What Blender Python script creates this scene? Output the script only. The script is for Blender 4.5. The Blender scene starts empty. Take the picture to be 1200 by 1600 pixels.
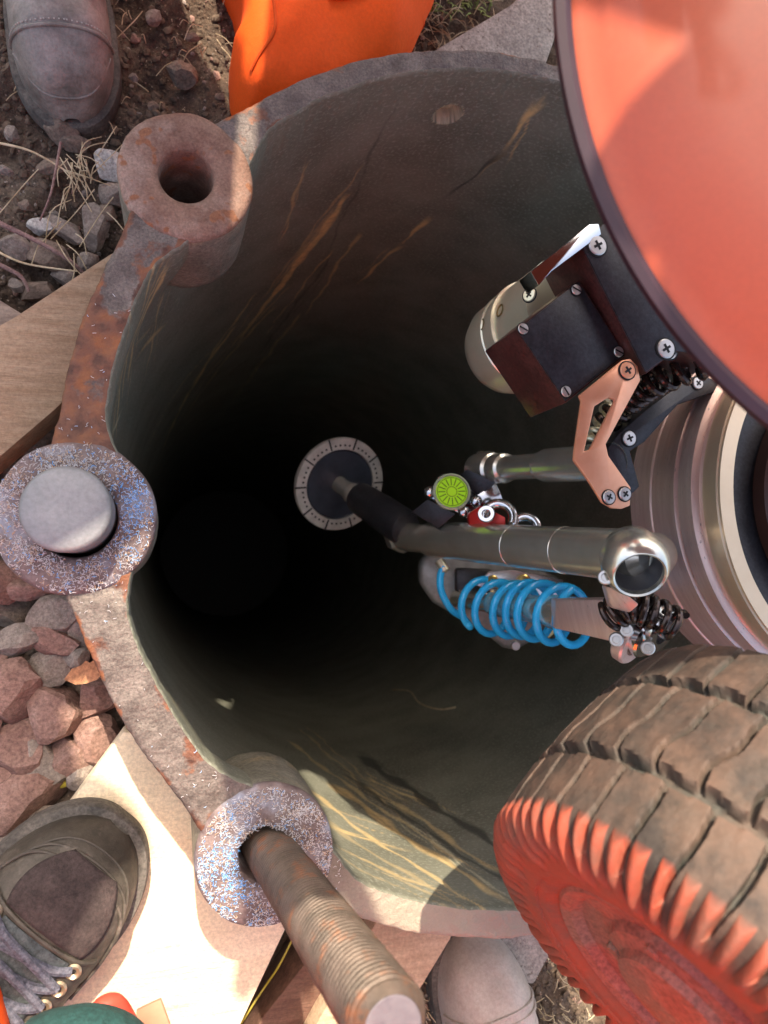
import bpy, bmesh, math, random
import numpy as np
from mathutils import Vector, Matrix, noise as mn
rnd = random.Random(7)
PI = math.pi
SC = bpy.context.scene
COL = SC.collection

# ------------------------------------------------------------------ camera
F = 1160.0; H = 0.6
r3 = Vector((0.27447870, 0.07027316, 0.95902196)); r1 = Vector((0.96159318, -0.02005888, -0.27374477)); r2 = r3.cross(r1)
RC = Matrix((r1, r2, r3))            # camera -> world
CAMLOC = Vector((0, 0, H))
XR, YU, ZC = RC @ Vector((1, 0, 0)), RC @ Vector((0, 1, 0)), RC @ Vector((0, 0, 1))   # camera axes in the world
cd = bpy.data.cameras.new('camera'); cam = bpy.data.objects.new('camera', cd); COL.objects.link(cam)
cam.matrix_world = Matrix.Translation(CAMLOC) @ RC.to_4x4()
cd.sensor_fit = 'VERTICAL'; cd.sensor_height = 36; cd.sensor_width = 36; cd.lens = F/1600*36
cd.clip_start = 0.01; cd.clip_end = 500
cd.dof.use_dof = True; cd.dof.focus_distance = 0.62; cd.dof.aperture_fstop = 7.5
SC.camera = cam
# ------------------------------------------------------------------ light
SUN = Vector((-0.05, 0.60, 0.80)).normalized()      # towards the sun
w = bpy.data.worlds.new('World'); SC.world = w; w.use_nodes = True
nt = w.node_tree; sky = nt.nodes.new('ShaderNodeTexSky'); sky.sky_type = 'NISHITA'; sky.sun_disc = False
sky.sun_elevation = math.asin(SUN.z); sky.sun_rotation = math.atan2(SUN.x, SUN.y)
sky.air_density = 0.8; sky.dust_density = 4.0; sky.ozone_density = 0.6
nt.links.new(sky.outputs[0], nt.nodes['Background'].inputs[0]); nt.nodes['Background'].inputs[1].default_value = 0.15
sl = bpy.data.lights.new('sun', 'SUN'); so = bpy.data.objects.new('sun', sl); COL.objects.link(so)
sl.energy = 2.8; sl.angle = math.radians(0.5); sl.color = (1, .93, .82)
so.rotation_euler = SUN.to_track_quat('Z', 'Y').to_euler()
SC.view_settings.view_transform = 'Standard'; SC.view_settings.look = 'None'; SC.view_settings.gamma = 1
SC.view_settings.exposure = 1.75
SC.view_settings.use_white_balance = True; SC.view_settings.white_balance_temperature = 7300

# ------------------------------------------------------------------ placing helpers
def ray(u, v): return RC @ Vector(((u-600)/F, (800-v)/F, -1))
def P(u, v, z=0.0):                       # point at world height z seen at pixel (u,v)
    d = ray(u, v); return CAMLOC + d*((z-H)/d.z)
def Q(u, v, d): return CAMLOC + ray(u, v)*d
CX, CY, RIN, ROUT = 0.311, 0.080, 0.375, 0.396
def wall_hit(u, v, R=RIN):
    d = ray(u, v); ox, oy = -CX, -CY
    a = d.x*d.x+d.y*d.y; b = 2*(ox*d.x+oy*d.y); c = ox*ox+oy*oy-R*R
    t = (-b+math.sqrt(b*b-4*a*c))/(2*a)
    p = CAMLOC+d*t
    return math.atan2(p.y-CY, p.x-CX), p.z
# ------------------------------------------------------------------ materials
MATS = {}
def mat(name, c1, c2=None, rough=.5, metal=0., scale=20., bump=0., bscale=80., stretch=(1, 1, 1), rot=(0, 0, 0),
        c3=None, s3=4., r2=None, spec=.5, coat=0., lo=.35, hi=.65, trans=0., ior=1.45, lo3=.5, hi3=.6, bdist=.002, det=6., speck=None, fine=None, fscale=330.):
    if name in MATS: return MATS[name]
    m = bpy.data.materials.new(name); m.use_nodes = True; MATS[name] = m
    t = m.node_tree; N = t.nodes; L = t.links; b = N['Principled BSDF']
    b.inputs['Roughness'].default_value = rough; b.inputs['Metallic'].default_value = metal
    b.inputs['Specular IOR Level'].default_value = spec; b.inputs['Coat Weight'].default_value = coat; b.inputs['Coat Roughness'].default_value = .1
    b.inputs['Transmission Weight'].default_value = trans; b.inputs['IOR'].default_value = ior
    b.inputs['Base Color'].default_value = (*c1, 1)
    tc = N.new('ShaderNodeTexCoord'); mp = N.new('ShaderNodeMapping'); mp.inputs['Scale'].default_value = stretch; mp.inputs['Rotation'].default_value = rot
    L.new(tc.outputs['Object'], mp.inputs[0])
    def nz(s, d=6.): 
        n = N.new('ShaderNodeTexNoise'); n.inputs['Scale'].default_value = s; n.inputs['Detail'].default_value = d; n.inputs['Roughness'].default_value = .62
        L.new(mp.outputs[0], n.inputs['Vector']); return n.outputs['Fac']
    def ramp(src, lo, hi):
        r = N.new('ShaderNodeMapRange'); r.inputs['From Min'].default_value = lo; r.inputs['From Max'].default_value = hi; L.new(src, r.inputs[0]); return r.outputs[0]
    def mix(f, a, bb):
        x = N.new('ShaderNodeMix'); x.data_type = 'RGBA'; L.new(f, x.inputs[0])
        for i, q in ((6, a), (7, bb)):
            if isinstance(q, tuple): x.inputs[i].default_value = (*q, 1)
            else: L.new(q, x.inputs[i])
        return x.outputs[2]
    if c2:
        f = ramp(nz(scale, det), lo, hi); col = mix(f, c1, c2)
        if c3: col = mix(ramp(nz(s3), lo3, hi3), col, c3)
        if speck: col = mix(ramp(nz(speck[1], 2.), speck[2], speck[2]+.03), col, speck[0])
        if fine is None: fine = .35 if metal < .4 and bump else 0
        if fine:
            n2 = N.new('ShaderNodeTexNoise'); n2.inputs['Scale'].default_value = fscale; n2.inputs['Detail'].default_value = 5.; n2.inputs['Roughness'].default_value = .7; L.new(tc.outputs['Object'], n2.inputs['Vector'])
            r = N.new('ShaderNodeMapRange'); r.inputs['From Min'].default_value = .36; r.inputs['From Max'].default_value = .64; r.inputs['To Min'].default_value = 1-fine; r.inputs['To Max'].default_value = 1+fine; L.new(n2.outputs['Fac'], r.inputs[0])
            x = N.new('ShaderNodeVectorMath'); x.operation = 'SCALE'; L.new(col, x.inputs[0]); L.new(r.outputs[0], x.inputs['Scale']); col = x.outputs[0]
        L.new(col, b.inputs['Base Color'])
        if r2 is not None:
            r = N.new('ShaderNodeMapRange'); r.inputs['To Min'].default_value = rough; r.inputs['To Max'].default_value = r2; L.new(f, r.inputs[0]); L.new(r.outputs[0], b.inputs['Roughness'])
    if bump:
        bp = N.new('ShaderNodeBump'); bp.inputs['Strength'].default_value = bump; bp.inputs['Distance'].default_value = bdist
        L.new(nz(bscale), bp.inputs['Height']); L.new(bp.outputs[0], b.inputs['Normal'])
    m['_h'] = 1
    return m
# ------------------------------------------------------------------ object helpers
def tag(o, label=None, cat=None, group=None, kind=None):
    if label: o['label'] = label
    if cat: o['category'] = cat
    if group: o['group'] = group
    if kind: o['kind'] = kind
    return o
def root_of(p):
    while p.parent: p = p.parent
    return p
def make(name, verts, faces, material, parent=None, origin=None, smooth=True, sharp=35, midx=None):
    """verts in world coordinates -> mesh object"""
    me = bpy.data.meshes.new(name)
    if parent is not None: off = Vector(root_of(parent).location)
    elif origin is not None: off = Vector(origin)
    else:
        a = np.array([tuple(v) for v in verts]) if not isinstance(verts, np.ndarray) else verts
        off = Vector(((a[:, 0].min()+a[:, 0].max())/2, (a[:, 1].min()+a[:, 1].max())/2, a[:, 2].min()))
    if isinstance(verts, np.ndarray): vv = (verts-np.array(off)).tolist()
    else: vv = [tuple(Vector(v)-off) for v in verts]
    me.from_pydata(vv, [], faces if isinstance(faces, list) else faces.tolist()); me.update()
    o = bpy.data.objects.new(name, me); COL.objects.link(o)
    for m in (material if isinstance(material, (list, tuple)) else [material]): me.materials.append(m)
    if midx is not None: me.polygons.foreach_set('material_index', midx)
    if smooth:
        me.polygons.foreach_set('use_smooth', [True]*len(me.polygons)); me.set_sharp_from_angle(angle=math.radians(sharp))
    if parent is not None: o.parent = parent
    else: o.location = off
    return o
def thing(name, loc, label, cat, group=None):
    o = bpy.data.objects.new(name, None); COL.objects.link(o); o.location = loc; o.empty_display_size = .02
    tag(o, label, cat, group); return o
class MB:
    def __init__(s): s.v = []; s.f = []; s.m = []
    def add(s, v, f, m=0):
        b = len(s.v); s.v += [Vector(x) for x in v]; s.f += [tuple(i+b for i in q) for q in f]; s.m += [m]*len(f); return s
    def build(s, name, material, parent=None, **k): return make(name, s.v, s.f, material, parent, midx=s.m, **k)
def frame(d):
    d = Vector(d).normalized(); a = Vector((0, 0, 1)) if abs(d.z) < .9 else Vector((1, 0, 0))
    e = a.cross(d).normalized(); return e, d.cross(e), d
def lathe(prof, o, d, seg=64, mb=None, m=0, close=False):
    """prof: (radius, height) list along axis d from o"""
    mb = mb or MB(); e, g, d = frame(d); o = Vector(o); v = []; f = []
    for r, h in prof:
        for i in range(seg):
            a = 2*PI*i/seg; v.append(o+d*h+(e*math.cos(a)+g*math.sin(a))*max(r, 1e-5))
    n = len(prof)
    for j in range(n-1):
        for i in range(seg):
            k = (i+1) % seg; f.append((j*seg+i, j*seg+k, (j+1)*seg+k, (j+1)*seg+i))
    if close:
        for i in range(seg):
            k = (i+1) % seg; f.append(((n-1)*seg+i, (n-1)*seg+k, k, i))
    return mb.add(v, f, m)
def cyl(o, d, r, L, bev=.0015, seg=48, mb=None, m=0, r2=None):
    r2 = r if r2 is None else r2
    return lathe([(0, 0), (r-bev, 0), (r, bev), (r2, L-bev), (r2-bev, L), (0, L)], o, d, seg, mb, m)
def tube(pts, rad, seg=12, mb=None, m=0, caps=True):
    mb = mb or MB(); pts = [Vector(p) for p in pts]; n = len(pts)
    if not hasattr(rad, '__len__'): rad = [rad]*n
    tg = [(pts[min(i+1, n-1)]-pts[max(i-1, 0)]).normalized() for i in range(n)]
    e, g, _ = frame(tg[0]); v = []; f = []
    for i in range(n):
        e = (e-tg[i]*e.dot(tg[i])).normalized(); g = tg[i].cross(e)
        for k in range(seg):
            a = 2*PI*k/seg; v.append(pts[i]+(e*math.cos(a)+g*math.sin(a))*rad[i])
    for i in range(n-1):
        for k in range(seg):
            q = (k+1) % seg; f.append((i*seg+k, i*seg+q, (i+1)*seg+q, (i+1)*seg+k))
    if caps:
        f.append(tuple(reversed(range(seg)))); f.append(tuple((n-1)*seg+k for k in range(seg)))
    return mb.add(v, f, m)
def smooth_pts(pts, n=8):
    pts = [Vector(p) for p in pts]; out = []
    for i in range(len(pts)-1):
        p0 = pts[max(i-1, 0)]; p1 = pts[i]; p2 = pts[i+1]; p3 = pts[min(i+2, len(pts)-1)]
        for k in range(n):
            t = k/n; out.append(.5*((2*p1)+(p2-p0)*t+(2*p0-5*p1+4*p2-p3)*t*t+(3*p1-p0-3*p2+p3)*t**3))
    out.append(pts[-1]); return out
def bevel_mesh(mb, w, seg=2, ang=30):
    bm = bmesh.new(); vs = [bm.verts.new(v) for v in mb.v]
    for q in mb.f:
        try: bm.faces.new([vs[i] for i in q])
        except ValueError: pass
    bmesh.ops.remove_doubles(bm, verts=bm.verts, dist=1e-6)
    bmesh.ops.recalc_face_normals(bm, faces=bm.faces)
    ed = [e for e in bm.edges if len(e.link_faces) == 2 and e.calc_face_angle(0) > math.radians(ang)]
    bmesh.ops.bevel(bm, geom=ed, offset=w, segments=seg, affect='EDGES', profile=.5, clamp_overlap=True)
    out = MB(); bm.verts.index_update()
    out.add([v.co.copy() for v in bm.verts], [tuple(v.index for v in f_.verts) for f_ in bm.faces]); bm.free(); return out
def prism(pts, down, w=.0012, hole=None):
    """closed solid: polygon pts (3-D), extruded by vector down; optional hole polygon"""
    pts = [Vector(p) for p in pts]; down = Vector(down); n = len(pts)
    bm = bmesh.new()
    if hole:
        a = [bm.verts.new(p) for p in pts]; b = [bm.verts.new(Vector(p)) for p in hole]
        ed = [bm.edges.new((a[i], a[(i+1) % n])) for i in range(n)]+[bm.edges.new((b[i], b[(i+1) % len(b)])) for i in range(len(b))]
        bmesh.ops.triangle_fill(bm, edges=ed, use_beauty=True)
    else:
        bm.faces.new([bm.verts.new(p) for p in pts])
    fs = list(bm.faces); r = bmesh.ops.extrude_face_region(bm, geom=fs, use_keep_orig=True)
    for v in [g for g in r['geom'] if isinstance(g, bmesh.types.BMVert)]: v.co += down
    bmesh.ops.recalc_face_normals(bm, faces=bm.faces)
    bmesh.ops.dissolve_limit(bm, angle_limit=.02, verts=bm.verts, edges=bm.edges)
    bm.verts.index_update(); mb = MB().add([v.co.copy() for v in bm.verts], [tuple(v.index for v in f_.verts) for f_ in bm.faces]); bm.free()
    return bevel_mesh(mb, w) if w else mb
def pz(px, z): return [P(u, v, z) for u, v in px]
def obox(c, ex, ey, ez, w=.001):
    c = Vector(c); ex, ey, ez = Vector(ex), Vector(ey), Vector(ez); v = [c+ex*a+ey*b+ez*d for a in (-1, 1) for b in (-1, 1) for d in (-1, 1)]
    f = [(0, 1, 3, 2), (4, 6, 7, 5), (0, 4, 5, 1), (2, 3, 7, 6), (0, 2, 6, 4), (1, 5, 7, 3)]
    return bevel_mesh(MB().add(v, f), w) if w else MB().add(v, f)
def toarr(mb): return np.array([tuple(v) for v in mb.v])

# ================================================================== GROUND
GZ = -0.20
soil = mat('soil', (.045, .029, .021), (.115, .077, .053), rough=.95, scale=60, bump=1., bscale=140, bdist=.006, c3=(.17, .13, .095), s3=14, lo3=.52, hi3=.7, speck=((.35, .28, .22), 300, .68))
def ground():
    rr = [ROUT+.006]
    while rr[-1] < 1.4: rr.append(rr[-1]+.006)
    while rr[-1] < 300: rr.append(rr[-1]*1.12)
    n = 560; v = []; f = []
    for r in rr:
        for i in range(n):
            a = 2*PI*i/n; x = CX+r*math.cos(a); y = CY+r*math.sin(a)
            z = GZ
            if r < 1.6:
                z += .022*mn.fractal(Vector((x*14, y*14, 1)), 1., 2., 5)+.012*mn.noise(Vector((x*4, y*4, 3)))
                k = .004*max(0, mn.noise(Vector((x*110, y*110, 9)))); z += k
            v.append((x, y, z))
    for j in range(len(rr)-1):
        for i in range(n):
            k = (i+1) % n; f.append((j*n+i, j*n+k, (j+1)*n+k, (j+1)*n+i))
    o = make('ground', v, f, soil, origin=(CX, CY, GZ)); tag(o, kind='structure')
ground()

# ================================================================== IRON PIPE
pipe = thing('cast_iron_pipe', (CX, CY, -4.0), 'large rusty open iron pipe with thick rim and three bored bolt lugs, dark inside', 'pipe')
TH = [math.atan2(P(291, 275).y-CY, P(291, 275).x-CX), math.atan2(P(118, 809).y-CY, P(118, 809).x-CX) % (2*PI), math.atan2(P(415, 1335).y-CY, P(415, 1335).x-CX) % (2*PI)]
BC = [P(291, 275), P(118, 809), P(415, 1335)]
def adiff(a, b): return (a-b+PI) % (2*PI)-PI
def rin(t):
    d = math.degrees(t) % 360
    r = np.interp(d, [0, 60, 95, 130, 150, 165, 178, 195, 210, 225, 240, 265, 290, 360], [.377, .379, .378, .374, .368, .365, .366, .364, .362, .367, .371, .3715, .374, .377])
    for b in TH:
        x = adiff(t, b)*.38; r -= .016*math.exp(-(x/.062)**4)+.004*math.exp(-(x/.1)**2)
    return r+.0012*mn.noise(Vector((math.cos(t)*14, math.sin(t)*14, 0)))+.0008*mn.noise(Vector((math.cos(t)*60, math.sin(t)*60, 5)))
def rout(t):
    r = ROUT
    for b in TH:
        x = adiff(t, b)*.4; r += .008*math.exp(-(x/.066)**4)
    return r+.001*mn.noise(Vector((math.cos(t)*16, math.sin(t)*16, 7)))+.0007*mn.noise(Vector((math.cos(t)*70, math.sin(t)*70, 2)))
# material of the inner wall with mud attribute
def wall_mat():
    m = bpy.data.materials.new('pipe_inside'); m.use_nodes = True; t = m.node_tree; N = t.nodes; L = t.links; b = N['Principled BSDF']
    uv = N.new('ShaderNodeUVMap'); 
    def nz(sc, rot, s, d=5, ro=.6):
        mp = N.new('ShaderNodeMapping'); mp.inputs['Scale'].default_value = sc; mp.inputs['Rotation'].default_value = (0, 0, rot); L.new(uv.outputs[0], mp.inputs[0])
        n = N.new('ShaderNodeTexNoise'); n.inputs['Scale'].default_value = s; n.inputs['Detail'].default_value = d; n.inputs['Roughness'].default_value = ro; L.new(mp.outputs[0], n.inputs['Vector']); return n.outputs['Fac']
    def rg(src, lo, hi, a=0, c=1):
        r = N.new('ShaderNodeMapRange'); r.inputs['From Min'].default_value = lo; r.inputs['From Max'].default_value = hi; r.inputs['To Min'].default_value = a; r.inputs['To Max'].default_value = c; L.new(src, r.inputs[0]); return r.outputs[0]
    def mix(f, a, bb):
        x = N.new('ShaderNodeMix'); x.data_type = 'RGBA'; L.new(f, x.inputs[0])
        for i, q in ((6, a), (7, bb)):
            if isinstance(q, tuple): x.inputs[i].default_value = (*q, 1)
            else: L.new(q, x.inputs[i])
        return x.outputs[2]
    def mul(a, c):
        x = N.new('ShaderNodeMath'); x.operation = 'MULTIPLY'; L.new(a, x.inputs[0]); 
        if isinstance(c, float): x.inputs[1].default_value = c
        else: L.new(c, x.inputs[1])
        return x.outputs[0]
    col = mix(rg(nz((1, 1, 1), 0, 12), .35, .65), (.15, .150, .113), (.22, .220, .170))
    col = mix(rg(nz((1, 1, 1), 0, 260, 3), .52, .7), col, (.31, .31, .26))
    col = mix(mul(rg(nz((1, 14, 1), .95, 22, 4), .66, .72), .45), col, (.42, .42, .36))      # fine scratches
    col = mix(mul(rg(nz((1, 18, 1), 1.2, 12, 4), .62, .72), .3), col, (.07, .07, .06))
    at = N.new('ShaderNodeAttribute'); at.attribute_name = 'mud'
    st = rg(nz((1, 1, 1), 0, 90, 6, .7), .38, .56)
    col = mix(mul(at.outputs['Fac'], rg(st, 0, 1, .6, 1)), col, (.80, .56, .25))
    at2 = N.new('ShaderNodeAttribute'); at2.attribute_name = 'pale'
    col = mix(mul(at2.outputs['Fac'], rg(st, 0, 1, .4, 1)), col, (.75, .68, .45))
    at3 = N.new('ShaderNodeAttribute'); at3.attribute_name = 'dark'
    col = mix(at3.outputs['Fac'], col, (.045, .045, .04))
    L.new(col, b.inputs['Base Color']); b.inputs['Roughness'].default_value = .62; b.inputs['Specular IOR Level'].default_value = .35
    bp = N.new('ShaderNodeBump'); bp.inputs['Strength'].default_value = .5; bp.inputs['Distance'].default_value = .0015; L.new(nz((1, 1, 1), 0, 220, 4), bp.inputs['Height']); L.new(bp.outputs[0], b.inputs['Normal'])
    return m
def smoothstep(a, b, x):
    t = np.clip((x-a)/(b-a), 0, 1); return t*t*(3-2*t)
def wall():
    n = 1320
    zs = [0, -.0015, -.004]; s = .003
    while zs[-1] > -4: zs.append(zs[-1]-s); s = s*1.006 if zs[-1] > -.9 else s*1.08
    zs = np.array(zs); th = np.arange(n)*2*PI/n
    R0 = np.array([rin(t) for t in th])
    TT, ZZ = np.meshgrid(th, zs)
    f = smoothstep(-.14, -.02, ZZ)**.7
    R = RIN*(1-f)+R0[None, :]*f
    R[0] += .0015; R[1] += .0004
    U = TT*RIN
    # bolt hole near the top rim
    ht, hz = wall_hit(699, 177, .378); hu = (ht % (2*PI))*RIN; hr = .0160
    du = (U-hu); dz = ZZ-hz; rho = np.sqrt(du**2+dz**2)
    snap = np.abs(rho-hr) < .0016
    k = np.where(snap, hr/np.maximum(rho, 1e-6), 1.); TT = np.where(snap, (hu+du*k)/RIN, TT); ZZ = np.where(snap, hz+dz*k, ZZ)
    R = np.where((rho < hr) & ~snap, R+.014, R)
    X = CX+R*np.cos(TT); Y = CY+R*np.sin(TT)
    V = np.stack([X, Y, ZZ], -1).reshape(-1, 3); m = len(zs)
    j, i = np.meshgrid(np.arange(m-1), np.arange(n), indexing='ij'); k = (i+1) % n
    Fc = np.stack([j*n+i, (j+1)*n+i, (j+1)*n+k, j*n+k], -1).reshape(-1, 4)
    cc = (V[Fc[:, 0]]+V[Fc[:, 2]])/2; keep = np.ones(len(Fc), bool)
    for b_, R_ in zip(BC, (.0535, .0585, .0545)): keep &= ~((np.hypot(cc[:, 0]-b_.x, cc[:, 1]-b_.y) < R_*.85) & (cc[:, 2] > -.095))
    Fc = Fc[keep]
    o = make('inner_wall', V, Fc, wall_mat(), pipe, sharp=60)
    me = o.data; uvl = me.uv_layers.new(name='UVMap'); li = np.empty(len(me.loops), dtype=np.int32); me.loops.foreach_get('vertex_index', li)
    uvv = np.stack([U.reshape(-1), ZZ.reshape(-1)], -1); lu = uvv[li]; 
    uq = lu.reshape(-1, 4, 2); wrap = uq[:, :, 0].max(1)-uq[:, :, 0].min(1) > 1; uq[wrap] = np.where(uq[wrap][:, :, :1] < 1, uq[wrap]+np.array([2*PI*RIN, 0]), uq[wrap])
    uvl.data.foreach_set('uv', uq.reshape(-1))
    def streaks(L, seed):
        rs = np.random.default_rng(seed); acc = np.zeros_like(U)
        for (u0, v0, u1, v1, wd, st, cnt) in L:
            for q in range(cnt):
                jx = 0 if q == 0 else rs.normal()*wd*1.6; jt = 0 if q == 0 else rs.uniform(-.3, .3); jt2 = 0 if q == 0 else rs.uniform(-.3, .3)
                dx, dy = u1-u0, v1-v0; ln = math.hypot(dx, dy); nx, ny = -dy/ln, dx/ln
                a = wall_hit(u0+dx*jt+nx*jx, v0+dy*jt+ny*jx); c = wall_hit(u1+dx*jt2+nx*jx, v1+dy*jt2+ny*jx)
                p0 = np.array([(a[0] % (2*PI))*RIN, a[1]]); p1 = np.array([(c[0] % (2*PI))*RIN, c[1]])
                d = p1-p0; LL = np.linalg.norm(d); d = d/LL; s = (U-p0[0])*d[0]+(ZZ-p0[1])*d[1]; t = -(U-p0[0])*d[1]+(ZZ-p0[1])*d[0]
                wob = .0025*np.sin(s*37+q*2+u0)+.0012*np.sin(s*110+v0)
                ww = (wd if q == 0 else wd*rs.uniform(.25, .7))/F*.85*1.1*(.75+.35*np.sin(s*61+v0))*np.clip(1-.6*s/LL, .3, 1)
                e = smoothstep(-.01, .02, s)*smoothstep(-.01, .04, LL-s)*(1-smoothstep(.4, 1.3, np.abs(t+wob)/np.maximum(ww, 1e-5)))
                acc = np.maximum(acc, e*st*(1 if q == 0 else rs.uniform(.3, .9)))
        return acc.reshape(-1)
    mud = [(545, 305, 415, 480, 11, .9, 5), (500, 370, 375, 530, 9, .8, 5), (560, 365, 480, 490, 5, .6, 2), (667, 340, 625, 385, 7, .8, 2), (625, 385, 555, 445, 6, .8, 2),
           (365, 512, 255, 700, 8, .95, 3), (430, 480, 285, 660, 5, .6, 3), (470, 490, 370, 620, 4, .5, 2), (838, 165, 790, 240, 9, .85, 2), (790, 240, 740, 280, 5, .4, 1),
           (238, 400, 200, 600, 8, .7, 5), (250, 515, 212, 560, 7, .7, 3), (480, 255, 437, 380, 4, .5, 2), (215, 470, 180, 700, 6, .6, 6), (255, 460, 225, 600, 4, .5, 3),
           (575, 1215, 690, 1265, 6, .7, 5), (560, 1225, 660, 1275, 6, .6, 6), (520, 1225, 800, 1418, 16, .75, 5), (470, 1140, 640, 1290, 5, .4, 5), (515, 1290, 640, 1330, 12, .7, 6), (530, 1330, 760, 1420, 8, .5, 6), (240, 1060, 320, 1180, 8, .4, 4)]
    pale = [(183, 585, 153, 705, 9, .95, 1), (190, 640, 172, 690, 6, .8, 1), (243, 1085, 345, 1195, 10, .6, 1), (640, 1285, 800, 1414, 5, .6, 3), (270, 475, 300, 445, 4, .4, 2)]  # the cream strips by the left rim paint in sunlit slivers
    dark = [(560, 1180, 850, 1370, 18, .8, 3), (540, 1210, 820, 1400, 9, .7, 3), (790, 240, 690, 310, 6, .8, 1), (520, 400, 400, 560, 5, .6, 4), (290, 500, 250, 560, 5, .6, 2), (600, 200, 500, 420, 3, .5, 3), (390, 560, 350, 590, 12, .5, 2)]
    hole = np.where(rho < hr*1.02, .55, 0).reshape(-1)  # pale tone painted in for skylight on the hole's floor
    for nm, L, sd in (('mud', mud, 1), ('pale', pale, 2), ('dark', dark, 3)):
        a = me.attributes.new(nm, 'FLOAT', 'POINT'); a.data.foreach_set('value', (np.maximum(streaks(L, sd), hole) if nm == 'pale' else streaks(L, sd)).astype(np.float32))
wall()
def rim_mat(outside=False):
    m = mat('pipe_rim', (.08, .062, .055), (.17, .138, .122), rough=.6, scale=38, bump=.9, bscale=170, bdist=.0025, metal=.15, fine=.32, fscale=480., c3=(.24, .205, .175), s3=14, lo3=.55, hi3=.75)
    t = m.node_tree; N = t.nodes; L = t.links; b = N['Principled BSDF']; col = b.inputs['Base Color'].links[0].from_socket
    at = N.new('ShaderNodeAttribute'); at.attribute_name = 'rust'
    n = N.new('ShaderNodeTexNoise'); n.inputs['Scale'].default_value = 26; n.inputs['Detail'].default_value = 7; n.inputs['Roughness'].default_value = .6
    tc = N.new('ShaderNodeTexCoord'); L.new(tc.outputs['Object'], n.inputs['Vector'])
    ad = N.new('ShaderNodeMath'); ad.operation = 'ADD'; L.new(n.outputs['Fac'], ad.inputs[0]); L.new(at.outputs['Fac'], ad.inputs[1])
    r = N.new('ShaderNodeMapRange'); r.inputs['From Min'].default_value = 1.0; r.inputs['From Max'].default_value = 1.06; L.new(ad.outputs[0], r.inputs[0])
    n2 = N.new('ShaderNodeTexNoise'); n2.inputs['Scale'].default_value = 60; n2.inputs['Detail'].default_value = 6; L.new(tc.outputs['Object'], n2.inputs['Vector'])
    rr = N.new('ShaderNodeValToRGB'); rr.color_ramp.elements[0].position = .35; rr.color_ramp.elements[1].position = .68
    rr.color_ramp.elements[0].color = (.075, .032, .022, 1); rr.color_ramp.elements[1].color = (.27, .10, .04, 1); e = rr.color_ramp.elements.new(.5); e.color = (.18, .075, .045, 1)
    L.new(n2.outputs['Fac'], rr.inputs[0])
    x = N.new('ShaderNodeMix'); x.data_type = 'RGBA'; L.new(r.outputs[0], x.inputs[0]); L.new(col, x.inputs[6]); L.new(rr.outputs[0], x.inputs[7])
    at2 = N.new('ShaderNodeAttribute'); at2.attribute_name = 'beige'
    y = N.new('ShaderNodeMix'); y.data_type = 'RGBA'; L.new(at2.outputs['Fac'], y.inputs[0]); L.new(x.outputs[2], y.inputs[6]); y.inputs[7].default_value = (.40, .35, .27, 1)
    L.new(y.outputs[2], b.inputs['Base Color']); return m
def rim():
    n = 1320; th = np.arange(n)*2*PI/n; V = []; rust = []; bei = []
    fr = [0, .04, .12, .25, .4, .55, .7, .85, .95, 1]
    for t in th:
        a, b = rin(t), rout(t); d = math.degrees(t) % 360
        for k in fr:
            r = a+.0015+(b-a-.0015)*k; z = .0016*mn.fractal(Vector((r*math.cos(t)*50, r*math.sin(t)*50, 1)), 1, 2, 4)*min(1, k*8)
            if k == 1: z -= .0025
            if k == .95: z -= .0006
            V.append((CX+r*math.cos(t), CY+r*math.sin(t), z))
        V.append((CX+b*math.cos(t), CY+b*math.sin(t), -.012)); V.append((CX+b*math.cos(t), CY+b*math.sin(t), -.12)); V.append((CX+b*math.cos(t), CY+b*math.sin(t), -1))
        base = np.interp(d, [0, 85, 125, 146, 152, 160, 166, 172, 180, 190, 200, 215, 235, 240, 262, 268, 275, 360], [.3, .32, .40, .46, .50, .46, .64, .68, .60, .46, .41, .41, .43, .33, .28, .42, .28, .3])
        for q, k in enumerate(fr+[1, 1, 1]): rust.append(base+(.08 if q < 2 else 0)+(.10 if q >= 8 else 0))
        bg = np.interp(d, [0, 100, 140, 236, 250, 300, 360], [0, 0, 0, 0, .75, .75, 0])
        bei += [bg]*13
    m = 13; F_ = []
    for i in range(n):
        k = (i+1) % n
        for q in range(m-1):
            a = V[i*m+q]; inside = any(math.hypot(a[0]-b_.x, a[1]-b_.y) < R_*.85 for b_, R_ in zip(BC, (.0535, .0585, .0545)))
            if not (inside and q < m-2): F_.append((i*m+q, i*m+q+1, k*m+q+1, k*m+q))
    o = make('rim', V, F_, rim_mat(), pipe, sharp=50)
    a = o.data.attributes.new('rust', 'FLOAT', 'POINT'); a.data.foreach_set('value', np.array(rust, np.float32))
    a = o.data.attributes.new('beige', 'FLOAT', 'POINT'); a.data.foreach_set('value', np.array(bei, np.float32))
rim()
make('pipe_bottom', *(lambda mb: (mb.v, mb.f))(lathe([(0, -3.98), (RIN, -3.98)], (CX, CY, 0), (0, 0, 1), 64)), mat('mud_bottom', (.03, .025, .02)), pipe)
lug_m = [mat('rusty_lug', (.15, .075, .05), (.27, .16, .115), rough=.75, scale=40, c3=(.36, .27, .22), s3=18, lo3=.5, hi3=.75, bump=.8, bscale=220, bdist=.0015, speck=((.24, .10, .05), 46, .62), fine=.24, fscale=480.),
         mat('filed_lug', (.12, .085, .085), (.22, .165, .155), rough=.6, scale=50, metal=.2, fine=.2, bump=.8, bscale=260, bdist=.0015, c3=(.30, .33, .40), s3=22, lo3=.52, hi3=.7)]
lugside = mat('lug_side', (.15, .14, .11), (.25, .235, .19), rough=.5, scale=30, bump=.5, bscale=160, c3=(.34, .26, .15), s3=14, lo3=.56, hi3=.7)
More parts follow.
